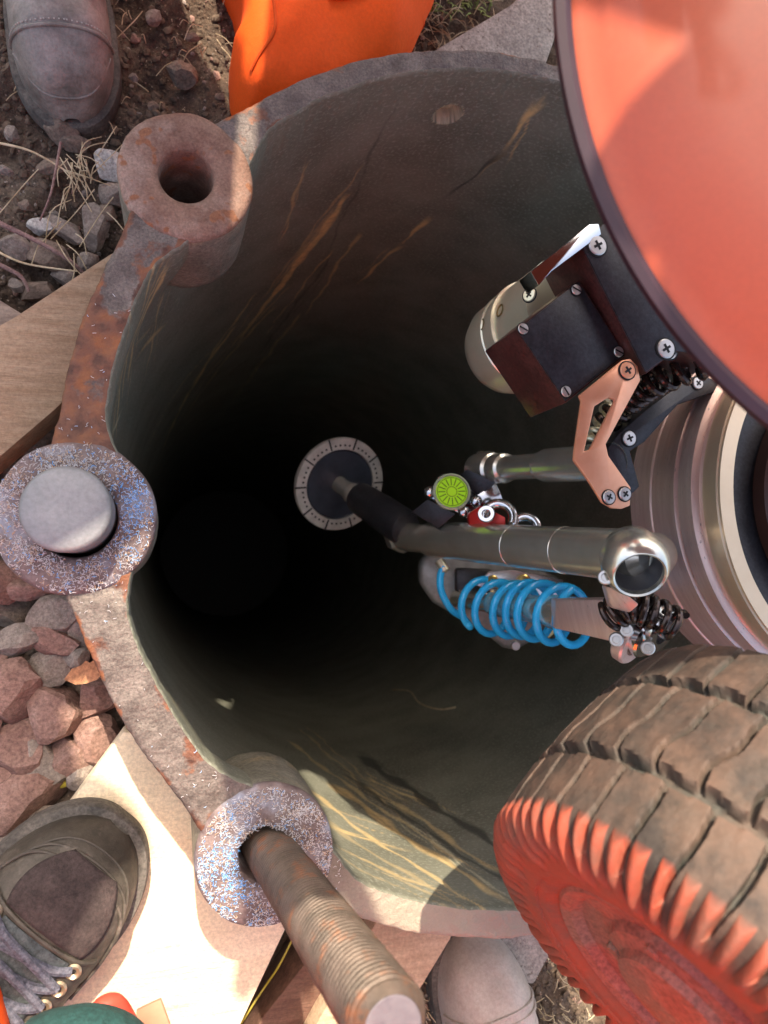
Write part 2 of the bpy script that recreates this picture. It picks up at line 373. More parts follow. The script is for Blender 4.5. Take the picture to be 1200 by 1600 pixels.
def lug(c, R, hr, mt, L=.115, lumps=True):
    hd = .10; prof = [(hr, -hd), (hr, -.003), (hr+.0015, .0005), (hr+.006, .0025), (R*.75, .003), (R-.004, .002), (R-.001, 0), (R, -.004), (R, -.03), (R*.995, -L*.6), (R*.985, -L+.012), (R*.96, -L+.004), (R*.88, -L), (0, -L-.004)]
    mb = lathe(prof, (c.x, c.y, 0), (0, 0, 1), 128)
    for v in mb.v:
        d = Vector((v.x-c.x, v.y-c.y, 0)); r = d.length
        if r > hr+.004 and r < 1:
            k = .0011*mn.fractal(Vector((v.x*35, v.y*35, v.z*35)), 1, 2, 4)
            v += d.normalized()*k; v.z += .0008*mn.fractal(v*60, 1, 2, 4)
    o = make('lug', mb.v, mb.f, [mt, lugside], pipe, sharp=50)
    z = np.array([sum((mb.v[i].z for i in q))/4 for q in mb.f]); rr = np.array([(Vector((mb.v[q[0]].x-c.x, mb.v[q[0]].y-c.y))).length for q in mb.f])
    o.data.polygons.foreach_set('material_index', ((z < -.012) & (rr > hr+.004)).astype(int).tolist()); return o
tag(lug(BC[0], .0535, .0215, lug_m[0]), 'rusty lug with an empty bolt hole')
tag(lug(BC[1], .0585, .030, lug_m[1]), 'filing-covered lug holding the flat-topped bolt')
tag(lug(BC[2], .0545, .0205, lug_m[1]), 'filing-covered lug holding the threaded rod')

# bolt in the middle lug and threaded rod in the lower lug
bolt_m = mat('bolt_steel', (.19, .20, .21), (.26, .27, .28), rough=.5, metal=.2, scale=30, bump=.25, bscale=150, fine=.1)
tc_ = P(102, 795, .045)
b = thing('steel_bolt', (tc_.x, tc_.y, -.08), 'smooth grey steel bolt with a flat round top standing in the middle lug', 'bolt')
lathe([(.0298, -.125), (.0299, -.012), (.0302, -.008), (.0304, -.004), (.029, -.0012), (.0265, 0), (.012, .0002), (0, .0002)], tc_, (0, 0, 1), 96).build('bolt_shank', bolt_m, b, sharp=60)
rod_m = mat('rod_steel', (.075, .058, .046), (.135, .10, .08), rough=.5, metal=.4, scale=55, c3=(.20, .085, .045), s3=60, lo3=.54, hi3=.68, bump=.3, bscale=300)
r0 = Q(428, 1338, .585); rt = Q(614, 1606, .335)
rd = (rt-r0); RL = rd.length; rd.normalize(); r0 = r0-rd*.05; RL += .05
rod = thing('threaded_rod', r0, 'thick threaded steel rod rising at a slant from the lower lug', 'rod')
def threads():
    e, g, d = frame(rd); seg = 72; pitch = .0042; n = int(RL/pitch*10); v = []; f = []
    for j in range(n+1):
        h = RL*j/n
        for i in range(seg):
            a = 2*PI*i/seg; x = (h/pitch-i/seg) % 1; tri = 1-abs(2*x-1); tri = min(1, max(0, tri*1.5-.2))
            r = .0177+.0018*tri+.0005*mn.noise(Vector((math.cos(a)*2, math.sin(a)*2, h*60)))
            if h > RL-.007: r = min(r, .0192-(h-RL+.007)*.75)
            v.append(r0+d*h+(e*math.cos(a)+g*math.sin(a))*r)
    for j in range(n):
        for i in range(seg): k = (i+1) % seg; f.append((j*seg+i, j*seg+k, (j+1)*seg+k, (j+1)*seg+i))
    make('thread', v, f, rod_m, rod, sharp=80)
threads()
cyl(r0+rd*(RL-.0004), rd, .0138, .001, .0004).build('rod_end', mat('rod_end', (.13, .11, .125), (.2, .175, .185), rough=.5, metal=.4, scale=60, bump=.3, bscale=200), rod)

# metal filings
def filings():
    cols = [mat('filing_bright', (.68, .67, .69), rough=.35, metal=.2), mat('filing_blue', (.10, .45, .95), rough=.4), mat('filing_tan', (.55, .36, .22), rough=.6), mat('filing_pale_blue', (.45, .70, .98), rough=.4)]
    def scatter(spots, name, label):
        mb = MB()
        for (x, y, z, L, w, m) in spots:
            a = rnd.uniform(0, PI); e = Vector((math.cos(a), math.sin(a), rnd.uniform(-.2, .5))).normalized(); g = Vector((-math.sin(a), math.cos(a), 0)); c = Vector((x, y, z)); u = Vector((0, 0, w*.7))
            bend = g*L*rnd.uniform(-.3, .3)
            pr = [c-e*L/2, c+bend, c+e*L/2]; v = []
            for q in pr: v += [q-g*w/2, q+g*w/2, q+u]
            mb.add(v, [(0, 3, 4, 1), (1, 4, 5, 2), (2, 5, 3, 0), (3, 6, 7, 4), (4, 7, 8, 5), (5, 8, 6, 3), (0, 1, 2), (8, 7, 6)], m)
        o = mb.build(name, cols); tag(o, label, 'metal filings', kind='stuff')
    def lugspots(c, r1, r2, n, bx, by, pb):
        out = []
        while len(out) < n:
            a = rnd.uniform(0, 2*PI); r = math.sqrt(rnd.uniform(r1*r1, r2*r2)); x = c.x+r*math.cos(a); y = c.y+r*math.sin(a)
            bl = math.exp(-(((x-bx)/.022)**2+((y-by)/.03)**2)); nn = .5+.5*mn.noise(Vector((x*60, y*60, 0)))
            if rnd.random() > .12+1.2*(nn-.3): continue
            p = rnd.random(); m = (3 if rnd.random() < .5 else 1) if p < pb*bl+.08 else (2 if p > .80 else 0)
            out.append((x, y, .0038+rnd.uniform(0, .0015), rnd.uniform(.0007, .0030)*(1.6 if rnd.random() < .1 else 1), rnd.uniform(.00025, .0005), m))
        return out
    q = P(205, 790); scatter(lugspots(BC[1], .031, .0565, 3000, q.x, q.y, .85), 'metal_filings', 'bright and blue metal filings strewn on the middle lug round the flat-topped bolt')
    q = P(360, 1370); scatter(lugspots(BC[2], .0215, .052, 3400, q.x, q.y, .75), 'metal_filings', 'blue and silver metal filings covering the lower lug round the threaded rod')
    s = []
    for k in range(300):
        t = math.radians(rnd.uniform(160, 225)) if rnd.random() < .75 else math.radians(rnd.uniform(236, 242)); a = rin(t)+.002; c = rout(t)-.002; r = rnd.uniform(a, c); x = CX+r*math.cos(t); y = CY+r*math.sin(t)
        dd = min((Vector((x, y, 0))-q_).length for q_ in BC)
        if dd < .056 or (dd > .085 and rnd.random() < .72): continue
        s.append((x, y, .0018, rnd.uniform(.001, .003), .0004, 3 if rnd.random() < .12 else 0))
    scatter(s, 'metal_filings', 'thin sprinkle of silver filings along the top of the pipe rim')
filings()

# ================================================================== BOARDS
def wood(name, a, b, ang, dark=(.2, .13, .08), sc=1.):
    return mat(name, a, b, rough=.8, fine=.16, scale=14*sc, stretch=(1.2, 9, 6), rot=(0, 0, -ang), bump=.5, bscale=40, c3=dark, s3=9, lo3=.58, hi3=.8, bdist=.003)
def plank(name, px, z, th, m, label, cat='board', ext=None):
    pp = pz(px, z); out = []
    for i in range(len(pp)):
        a, b_ = pp[i], pp[(i+1) % len(pp)]; n = max(1, int((b_-a).length/.012))
        for k in range(n):
            q = a.lerp(b_, k/n); d = Vector((q.x-CX, q.y-CY, 0))
            if d.length < .3985: q = Vector((CX, CY, q.z))+d.normalized()*.3985; out.append(q)
            elif k == 0: out.append(q)
    mb = prism(out, (0, 0, -th), .002)
    o = make(name, mb.v, mb.f, m, sharp=40); return tag(o, label, cat, 'wooden boards around the pipe')
angL = (P(85, 645, -.09)-P(0, 722, -.09)); angL = math.atan2(angL.y, angL.x)
plank('wooden_board', [(-160, 595), (20, 498), (172, 398), (330, 330), (330, 470), (85, 640), (-160, 850)], -.09, .05, wood('board_wood_pink', (.28, .18, .11), (.38, .265, .175), angL), 'weathered pinkish board left of the pipe, its corner in sun')
plank('wooden_board', [(-120, 395), (38, 492), (10, 545), (-160, 640)], -.15, .04, wood('board_wood_grey', (.22, .16, .13), (.34, .26, .21), .5), 'small dark board end under the pinkish board at the left edge')
angB = P(85, 1290, -.1)-P(190, 1150, -.1); angB = math.atan2(angB.y, angB.x)
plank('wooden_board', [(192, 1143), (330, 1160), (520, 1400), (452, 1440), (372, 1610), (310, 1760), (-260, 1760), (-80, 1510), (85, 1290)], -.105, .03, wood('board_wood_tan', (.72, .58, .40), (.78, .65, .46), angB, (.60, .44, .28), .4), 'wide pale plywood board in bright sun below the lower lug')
angC = P(400, 1600, -.12)-P(560, 1450, -.12); angC = math.atan2(angC.y, angC.x)
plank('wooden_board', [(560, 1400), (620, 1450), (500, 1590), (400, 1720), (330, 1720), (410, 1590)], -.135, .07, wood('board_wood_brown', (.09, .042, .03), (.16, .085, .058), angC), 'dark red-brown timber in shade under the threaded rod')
plank('wooden_board', [(600, 1420), (720, 1420), (704, 1468), (636, 1580), (560, 1720), (430, 1720), (500, 1590)], -.11, .075, wood('board_wood_oak', (.40, .28, .18), (.52, .38, .25), angC), 'light timber block right of the threaded rod under the rim')
slab_m = mat('stone_slab', (.24, .20, .175), (.36, .31, .27), rough=.9, scale=30, bump=.8, bscale=120, speck=((.16, .12, .1), 100, .64))
o = make('stone_slab', *(lambda m: (m.v, m.f))(prism(pz([(660, 90), (690, 70), (800, 5), (845, -40), (905, -60), (868, 60), (850, 110), (760, 140)], -.13), (0, 0, -.06), .004)), slab_m); tag(o, 'flat grey-pink stone slab behind the top of the rim', 'slab')
o = make('stone_slab', *(lambda m: (m.v, m.f))(prism(pz([(720, 1440), (880, 1440), (868, 1478), (835, 1540), (770, 1530), (730, 1475)], -.165), (0, 0, -.05), .004)), slab_m); tag(o, 'pale stone slab under the bottom of the rim beside the white-toed boot', 'slab')

# ================================================================== STONES
rock_ms = [mat('ballast_pink', (.19, .105, .085), (.29, .18, .145), rough=.85, scale=35, bump=.8, bscale=130, bdist=.003, c3=(.42, .32, .28), s3=22, lo3=.56, hi3=.74),
           mat('ballast_grey', (.17, .135, .115), (.28, .235, .2), rough=.85, scale=30, bump=.8, bscale=130, bdist=.003, c3=(.2, .19, .13), s3=10, lo3=.55, hi3=.7),
           mat('stone_pale', (.36, .34, .32), (.5, .48, .45), rough=.85, scale=40, bump=.8, bscale=130, bdist=.003, c3=(.25, .2, .17), s3=15, lo3=.55, hi3=.7),
           mat('stone_brown', (.12, .085, .065), (.22, .165, .13), rough=.9, scale=30, bump=.8, bscale=130, bdist=.003)]
def rock_mesh(rx, ry, rz, seed, sub=3, cuts=11):
    bm = bmesh.new(); bmesh.ops.create_icosphere(bm, subdivisions=sub, radius=1.25); rs = random.Random(seed)
    pl = []
    for i in range(cuts):
        d = Vector((rs.gauss(0, 1), rs.gauss(0, 1), rs.gauss(0, .9))).normalized(); pl.append((d, rs.uniform(.66, .92)))
    off = Vector((seed*3.1, 0, 0)); a = rs.uniform(0, PI); Rz = Matrix.Rotation(a, 3, 'Z')
    for v in bm.verts:
        for d, h in pl+pl[:3]:
            k = v.co.dot(d)-h
            if k > 0: v.co -= d*k*.96
        v.co *= 1+.05*mn.fractal(v.co*2.2+off, 1, 2, 4)
        v.co = Vector((v.co.x*rx, v.co.y*ry, v.co.z*rz))
    bmesh.ops.recalc_face_normals(bm, faces=bm.faces); bm.verts.index_update()
    r = [v.co.copy() for v in bm.verts], [tuple(v.index for v in f_.verts) for f_ in bm.faces]; bm.free(); return r
def rock(u, v, rx, ry, m, label, group, z=-.14, zr=None, ang=0, sub=3):
    c = P(u, v, z); d = (c-CAMLOC).length*.93/F; a, b_ = rx*d*.92, ry*d*.92; hz = zr or min(a, b_)*.85
    vs, fs = rock_mesh(a, b_, hz, rnd.randint(1, 9999), sub); R = Matrix.Rotation(ang, 3, 'Z')
    vs = [R @ q + c-Vector((0, 0, hz*.5)) for q in vs]
    o = make('stone', vs, fs, rock_ms[m], sharp=20); return tag(o, label, 'stone', group)
GB = 'ballast stones left of the pipe'; LB = 'angular pinkish ballast stone in the pile below the middle lug'
big = [(3, 905, 36, 34, 0), (50, 918, 40, 24, 0), (90, 965, 50, 30, 1), (20, 1006, 46, 26, 1), (82, 1003, 46, 26, 0), (76, 1047, 36, 38, 1), (16, 1082, 60, 52, 0), (90, 1118, 50, 54, 0),
       (152, 1088, 38, 42, 0), (24, 1168, 52, 46, 0), (158, 1158, 42, 38, 0), (106, 1190, 34, 32, 0), (34, 1250, 58, 48, 0), (70, 1290, 36, 22, 1), (16, 1328, 34, 34, 1), (108, 1242, 30, 30, 3), (15, 955, 36, 30, 3),
       (122, 1030, 22, 16, 1), (130, 980, 30, 30, 1), (-30, 1040, 34, 40, 0), (60, 1195, 40, 34, 1), (130, 1200, 34, 34, 1), (5, 1215, 30, 24, 0), (-40, 1130, 40, 40, 0), (-35, 1280, 40, 40, 1), (40, 1330, 40, 26, 3), (170, 1120, 30, 26, 3), (128, 1140, 26, 30, 3), (48, 1140, 30, 26, 3), (110, 1075, 28, 26, 3), (50, 1055, 26, 22, 3)]
special = {(3, 905): 'dark pink ballast stone half under the middle lug at the left edge', (50, 918): 'flat pale ballast stone tucked right below the middle lug',
           (82, 1003): 'pink flat-faced ballast stone under the wedge-shaped grey one', (76, 1047): 'grey angular ballast stone left of the torn brown leaf',
           (24, 1168): 'broad flat pink ballast stone at the left edge above the big rounded one', (106, 1190): 'small squarish ballast stone just above the yellow strap end',
           (70, 1290): 'flat grey ballast stone under the big rounded one, by the boot', (16, 1328): 'lowest grey ballast stone at the left edge beside the laced boot',
           (108, 1242): 'dark ballast stone beneath the yellow strap end', (15, 955): 'dark recessed ballast stone at the left edge under the middle lug',
           (122, 1030): 'small grey ballast stone touching the upper tip of the brown leaf', (130, 980): 'ballast stone wedged against the rim below the middle lug', (5, 1215): 'small pink ballast stone squeezed between two big ones at the left edge',
           (16, 1082): 'largest pink ballast stone with a rough white-flecked face at the left edge', (34, 1250): 'big rounded brown ballast stone beside the laced boot',
           (152, 1088): 'flat-topped pink ballast stone touching the rim under the brown leaf', (158, 1158): 'pink ballast stone at the corner of the pale plywood board', (90, 1118): 'tall two-toned ballast stone in the middle of the pile',
           (90, 965): 'wedge-shaped grey ballast stone just below the middle lug', (20, 1006): 'ballast stone with a dull green patch at the left edge'}
for i, (u, v, a, b_, m) in enumerate(big):
    lab = special.get((u, v)); o = rock(u, v, a, b_, m, lab or LB, GB, z=-.135-(.035 if m == 3 else 0)-rnd.uniform(0, .01), ang=rnd.uniform(-.35, .35))
GT = 'loose stones on the soil by the rusty lug'; LT = 'small angular stone lying on the soil near the rusty lug'
small = [(170, 255, 22, 30, 2, 'whitish angular stone against the left side of the rusty lug'), (183, 300, 24, 24, 1, 'grey stone directly below the whitish one beside the rusty lug'), (104, 358, 32, 17, 1, 'elongated grey-brown stone left of the rusty lug'), (146, 352, 22, 32, 1, 'upright grey stone between the elongated stone and the rim'), (62, 353, 17, 12, 2, 'small pale stone beside the thick reddish twig'), (22, 384, 32, 18, 1, 'grey stone under the twigs at the left edge'),
         (72, 396, 36, 24, 3, 'largest brown stone under the crossing twigs left of the rim'), (134, 402, 16, 16, 1, 'small round grey stone close to the rim below the upright stone'), (290, 112, 25, 18, 3, 'rounded brown stone on the soil between the grey boot and the orange trousers'), (95, 195, 22, 28, 3, 'brown stone right under the toe of the grey boot'), (60, 452, 30, 16, 3, 'flat brown stone at the upper edge of the pinkish board'), (28, 445, 14, 12, 1, None),
         (80, 258, 26, 12, 3, None), (120, 222, 20, 14, 3, None), (15, 205, 12, 10, 1, None), (178, 420, 16, 14, 3, None), (8, 265, 10, 8, 1, None), (102, 430, 20, 14, 1, None), (168, 335, 16, 16, 3, None), (40, 320, 12, 10, 3, None), (240, 165, 9, 8, 3, None), (210, 120, 8, 7, 1, None), (345, 150, 8, 7, 3, None), (240, 25, 14, 10, 1, None), (300, 55, 10, 8, 3, None)]
for (u, v, a, b_, m, lab) in small: rock(u, v, a, b_, m, lab or LT, GT, z=GZ+.012+min(a, b_)*.0004, ang=-.5 if a > b_*1.4 and m == 1 else rnd.uniform(-.3, .3), sub=2 if max(a, b_) < 15 else 3)
def grit():
    base = [rock_mesh(1, 1, .8, s, 1, 7) for s in range(8)]
    mb = MB(); V = []; Fc = []; M = []; n0 = 0
    def put(x, y, z, r, m):
        nonlocal n0
        vs, fs = base[rnd.randint(0, 7)]; a = rnd.uniform(0, 6.3); c, s = math.cos(a), math.sin(a); k = rnd.uniform(.6, 1)
        for q in vs: V.append((x+r*(q.x*c-q.y*k*s), y+r*(q.x*s+q.y*k*c), z+r*q.z*.7))
        for q in fs: Fc.append((q[0]+n0, q[1]+n0, q[2]+n0)); M.append(m)
        n0 += len(vs)
    for k in range(9000):
        reg = rnd.random()
        if reg < .55: u, v = rnd.uniform(-60, 700), rnd.uniform(-60, 480)
        elif reg < .8: u, v = rnd.uniform(560, 980), rnd.uniform(1430, 1680)
        else: u, v = rnd.uniform(-60, 260), rnd.uniform(850, 1400)
        p = P(u, v, GZ+.005)
        if math.hypot(p.x-CX, p.y-CY) < ROUT+.01: continue
        r = .0012+.0045*rnd.random()**4
        if reg >= .8: r = rnd.uniform(.004, .012)
        g = GZ+.022*mn.fractal(Vector((p.x*14, p.y*14, 1)), 1., 2., 5)+.012*mn.noise(Vector((p.x*4, p.y*4, 3)))
        put(p.x, p.y, g+r*.4, r, rnd.choice([0, 1, 1, 1, 2]) if rnd.random() < .3 else 1)
    gm = [rock_ms[0], mat('grit_brown', (.06, .042, .03), (.15, .105, .075), rough=.95, scale=90), rock_ms[1]]
    o = make('gravel', np.array(V), Fc, gm, midx=M, smooth=False); tag(o, 'fine brown grit and soil crumbs over the ground', 'gravel', kind='stuff')
grit()
# twigs, straw, leaf, cable
straw_m = mat('straw', (.34, .25, .14), (.62, .52, .36), rough=.8, scale=60)
twig_m = mat('twig', (.16, .09, .085), (.27, .17, .15), rough=.8, scale=50, bump=.5, bscale=200)
def strand(px, z, r, m, name, label, cat, group=None):
    pts = smooth_pts([P(u, v, z+dz) for (u, v, dz) in px], 6); n = len(pts)
    o = tube(pts, [r*(1-.5*i/n) for i in range(n)], 8).build(name, m); return tag(o, label, cat, group)
strand([(-30, 335, .0), (60, 378, .004), (110, 408, .0), (135, 432, -.01)], -.165, .0028, twig_m, 'twig', 'reddish brown twig, thickest of those left of the rusty lug', 'twig')
strand([(-20, 405, 0), (30, 430, .003), (45, 455, 0)], -.165, .0026, twig_m, 'twig', 'short thick twig end at the left edge above the pinkish board', 'twig')
strand([(95, 222, 0), (80, 300, .006), (62, 345, 0)], -.17, .0015, twig_m, 'twig', 'thin dark twig running down through the straw tuft', 'twig')
strand([(-10, 222, 0), (45, 235, .004), (95, 262, .002), (130, 285, 0)], -.17, .0013, straw_m, 'dry_stalk', 'long pale stalk curving across the soil below the grey boot', 'stalk')
strand([(-10, 390, 0), (40, 412, .005), (120, 424, .002)], -.16, .0013, straw_m, 'dry_stalk', 'pale stalk lying across the thick reddish twig', 'stalk')
strand([(372, 92, 0), (362, 130, .01), (375, 165, 0)], -.17, .0015, straw_m, 'dry_stalk', 'curled pale stalk at the left side of the orange trousers', 'stalk')
def straws():
    mb = MB()
    def st(u, v, du, dv, L, z, r=.0005, lift=.01):
        p = P(u, v, z); q = P(u+du*L, v+dv*L, z); m_ = (p+q)/2+Vector((rnd.uniform(-1, 1), rnd.uniform(-1, 1), 0))*(q-p).length*.12+Vector((0, 0, lift*rnd.random()))
        tube(smooth_pts([p, m_, q], 4), r, 4, mb)
    for k in range(26):   # tuft
        a = rnd.gauss(1.0, .55)*rnd.choice([1, 1, -1]); st(118+rnd.gauss(0, 14), 262+rnd.gauss(0, 12), math.cos(a), math.sin(a), rnd.uniform(15, 75), -.165)
    for k in range(16): st(rnd.uniform(60, 180), rnd.uniform(240, 420), rnd.uniform(-1, 1), 1, rnd.uniform(30, 80), -.165)
    for k in range(130): st(rnd.uniform(0, 690), rnd.uniform(-40, 190), rnd.uniform(-1, 1), rnd.uniform(-1, 1), rnd.uniform(8, 45), GZ+.012)
    for k in range(170): st(rnd.uniform(610, 760), rnd.uniform(-40, 80), rnd.uniform(-1, 1), rnd.uniform(-1, 1), rnd.uniform(15, 50), GZ+.015)
    for k in range(240): st(rnd.uniform(660, 980), rnd.uniform(1460, 1650), rnd.uniform(-1, 1), rnd.uniform(-1, 1), rnd.uniform(6, 30), GZ+.014)
    tag(mb.build('dry_grass', straw_m), 'dry straw and grass bits scattered over the soil', 'dry grass', kind='stuff')
    mb = MB()
    for k in range(170):
        u = rnd.uniform(620, 770); v = rnd.uniform(-40, 22); p = P(u, v, GZ+.01); a = rnd.uniform(0, 6.3); L = rnd.uniform(.01, .035); d = Vector((math.cos(a)*.8, math.sin(a)*.8, .7)); g = Vector((-math.sin(a), math.cos(a), 0))*.0012
        mb.add([p-g, p+g, p+d*L*.6+g*.7, p+d*L*.6-g*.7, p+d*L*.9-Vector((0, 0, L*.2))], [(0, 1, 2, 3), (3, 2, 4)])
    tag(mb.build('grass', mat('green_grass', (.10, .16, .03), (.22, .28, .07), rough=.6, scale=60)), 'green grass blades at the top between orange trousers and slab', 'grass', kind='stuff')
straws()
def leaf():
    px = [(100, 1062), (112, 1045), (126, 1040), (134, 1032), (140, 1036), (152, 1028), (165, 1045), (152, 1062), (135, 1068), (118, 1070)]
    pts = pz(px, -.098); mb = prism(pts, (0, 0, -.0008), 0)
    o = make('dead_leaf', mb.v, mb.f, mat('leaf_brown', (.34, .15, .07), (.42, .2, .1), rough=.7, scale=40, bump=.4, bscale=60), smooth=False); tag(o, 'torn orange-brown dead leaf among the ballast stones at the rim', 'leaf')
leaf()
strand([(640, 1076, 0), (615, 1082, .0), (645, 1090, .002), (655, 1103, 0), (712, 1105, 0)], 0, .0006, straw_m, 'tmp', 'x', 'x')
bpy.data.objects.remove(bpy.data.objects['tmp'])
def wallpt(u, v): t, z = wall_hit(u, v, RIN-.001); return Vector((CX+(RIN-.001)*math.cos(t), CY+(RIN-.001)*math.sin(t), z))
o = tube(smooth_pts([wallpt(*q) for q in [(614, 1078), (640, 1080), (655, 1098), (685, 1108), (712, 1105)]], 6), .0016, 6).build('straw_wisp', straw_m); tag(o, 'curly brown wisp of straw stuck on the dark wall inside the pipe', 'straw')
yel = mat('cable_yellow', (.34, .27, .03), (.42, .34, .06), rough=.5, scale=20)
o = tube(smooth_pts([P(470, 1440, -.16), P(438, 1505, -.15), P(415, 1540, -.155), P(395, 1570, -.15), P(360, 1625, -.15)], 6), .0012, 8).build('yellow_cable', yel); tag(o, 'thin yellow cable between the plywood board and the dark timber', 'cable')
o = tube(smooth_pts([P(96, 1226, -.15), P(115, 1220, -.145), P(136, 1212, -.15)], 6), .0035, 8).build('yellow_strap', yel); tag(o, 'short yellow strap end showing between the ballast stones', 'strap')

# ================================================================== PULLING TOOL inside the pipe
alu = mat('aluminium_pink', (.74, .53, .46), (.84, .64, .57), rough=.36, metal=.6, scale=20, bump=.12, bscale=60, stretch=(1, 1, 12), speck=((.36, .3, .28), 130, .68))
steel = mat('tube_steel', (.70, .67, .56), (.82, .79, .68), rough=.24, metal=.85, scale=30, bump=.08, bscale=200)
chrome = mat('polished_steel', (.62, .62, .62), rough=.14, metal=1.)
black = mat('black_anodised', (.018, .018, .022), (.03, .03, .036), rough=.38, scale=60, spec=.5, bump=.08, bscale=400)
black_red_refl = mat('black_block', (.045, .016, .014), (.07, .024, .02), rough=.33, scale=40, bump=.1, bscale=200)  # red reflections put into the black blocks' base colour
brass = mat('yellow_chromate', (.74, .67, .46), (.84, .77, .56), rough=.32, metal=.7, scale=15)
alu_orange_refl = mat('bracket_metal', (.82, .36, .20), (.88, .42, .25), rough=.35, metal=.55, scale=60)  # reflected orange is put into this aluminium's base colour
screw_m = mat('screw_steel', (.55, .53, .50), (.62, .6, .57), rough=.35, metal=.85, scale=60)
dark = mat('slot_dark', (.01, .01, .01), rough=.7)
rubber = mat('black_rubber', (.012, .013, .016), (.022, .022, .026), rough=.45, scale=80, bump=.3, bscale=300)
RCx = P(1142, 775, .05)+Vector((.168, .002, 0))
tool = thing('cable_pulling_tool', (RCx.x, RCx.y, -.5), 'metal inspection tool with stepped aluminium drum, steel tubes and black gearbox reaching into the pipe', 'tool')
def screw(u, v, z, r, kind='cross', n=(0, 0, 1), mtr=screw_m, parent=None):
    n = Vector(n).normalized(); c = P(u, v, z) if not isinstance(u, Vector) else u
    lathe([(r*1.18, -.0004), (r*1.18, .0003), (r*1.02, .0004)], c, n, 32).build('screw_seat', dark, parent or tool)
    s = lathe([(r, -.001), (r, .0008), (r*.9, .0014), (0, .0016)], c, n, 32).build('screw', mtr, parent or tool)
    e, g, _ = frame(n); a = rnd.uniform(.3, 1.2); e2 = e*math.cos(a)+g*math.sin(a); g2 = n.cross(e2); mb = MB()
    L = r*.85 if kind == 'slot' else r*.5; w_ = r*.13
    for (p, q) in ([(e2, g2)] if kind == 'slot' else [(e2, g2), (g2, e2)]):
        bb = obox(c+n*.00150+(n*.00006 if p is g2 else Vector()), p*L, q*w_, n*.0003, 0); mb.add(bb.v, bb.f)
    make('screw_slot', mb.v, mb.f, dark, s, smooth=False)
# stepped drum
def drum():
    k = lambda x: H-.55*872/(x-270)       # height of the ring seen at column x
    R = .186; z = {x: k(x) for x in (983, 1018, 1064, 1098, 1110, 1142)}
    prof = [(R*.86, z[983]-.012), (R*.97, z[983]-.008), (R, z[983]-.002), (R, z[1018]-.001), (R+.0015, z[1018]), (R+.001, z[1018]+.0012), (R, z[1018]+.002), (R, z[1064]-.001), (R-.0035, z[1064]+.0005), (R-.0035, z[1064]+.003),
            (R-.001, z[1064]+.004), (R-.001, z[1098]-.001), (R+.0008, z[1098]), (R-.001, z[1098]+.001), (R-.006, z[1098]+.0025), (R-.0065, z[1110]), (R-.012, z[1110]+.0005)]
    c = Vector((RCx.x, RCx.y, 0)); fs = []
    o = lathe(prof, c, (0, 0, 1), 160).build('drum', alu, tool, sharp=25)
    lathe([(R-.0212, z[1142]-.028), (0, z[1142]-.028)], c, (0, 0, 1), 96).build('drum_floor', black, tool)
    cyl(c+Vector((0, 0, z[1142]-.0275)), (0, 0, 1), R*.66, .022, .004, 96).build('drum_core', mat('core_dark', (.035, .016, .014), (.05, .022, .018), rough=.35, scale=20), tool)
    cyl(c+Vector((0, 0, z[983]-.06)), (0, 0, 1), R*.6, .05, .004, 64).build('drum_neck', steel, tool)
    lathe([(R-.010, z[1110]), (R-.0045, z[1110]+.0006), (R-.004, z[1142]-.012), (R-.0045, z[1142]-.003), (R-.006, z[1142]-.002), (R-.0065, z[1142]), (R-.020, z[1142]+.001), (R-.021, z[1142]-.001), (R-.021, z[1142]-.03)], c, (0, 0, 1), 160).build('drum_collar', mat('collar_gold', (.66, .50, .33), (.74, .58, .40), rough=.34, metal=.6, scale=15), o)
drum()
# gearbox: block A, block B
ZA, ZB = .088, .102
A = [(905, 437), (806, 515), (884, 630), (979, 554)]
prism(pz(A, ZA), (0, 0, -.060), .0012).build('gearbox', black_red_refl, tool)
pl = prism(pz([(904, 440), (809, 515), (884, 626), (976, 553)], ZA+.0022), (0, 0, -.002), .0006).build('gearbox_cover', black, tool)
for q in ((900, 453), (817, 514), (966, 550), (884, 612)): screw(*q, ZA+.0024, .0043, 'slot')
prism(pz([(910, 386), (941, 350), (1010, 330), (1150, 560), (1056, 548), (1010, 584)], ZB), (0, 0, -.062), .0014).build('mounting_block', black_red_refl, tool)
prism(pz([(911, 386), (941, 351), (1010, 331), (1150, 560), (1055, 548), (1009, 581)], ZB+.0022), (0, 0, -.002), .0006).build('mounting_plate', black, tool)
for q in ((933, 384), (1040, 545)): screw(*q, ZB+.0026, .0078)
screw(1046, 548, ZB-.004, .007)
prism(pz([(829, 424), (921, 350), (936, 349), (940, 366), (862, 424), (842, 446)], ZB+.004), (0, 0, -.02), .001).build('silver_plate', chrome, tool)
# motor with yellow chromate finish, standing behind the gearbox
m0 = Q(776, 556, .78); m1 = Q(893, 480, .66); md = (m1-m0); ML = md.length
pr = [(r_*1.08, h_) for r_, h_ in [(0, -.002), (.020, 0), (.034, .004), (.041, .012), (.0445, .024), (.0445, ML*.36), (.0455, ML*.37), (.0455, ML*.41), (.0445, ML*.42), (.0445, ML*.50), (.0462, ML*.51), (.0462, ML*.57), (.0440, ML*.58), (.0440, ML), (0, ML)]]
mo = lathe(pr, m0, md, 96).build('motor', brass, tool, sharp=30)
def on_lathe(u, v, o, d, R):
    D = ray(u, v); d = Vector(d).normalized(); w_ = CAMLOC-Vector(o); a = D-d*D.dot(d); b_ = w_-d*w_.dot(d)
    A_, B_, C_ = a.dot(a), 2*a.dot(b_), b_.dot(b_)-R*R; dis = max(0, B_*B_-4*A_*C_); t = (-B_-math.sqrt(dis))/(2*A_); p = CAMLOC+D*t; ax = Vector(o)+d*(p-Vector(o)).dot(d); return p, (p-ax).normalized()
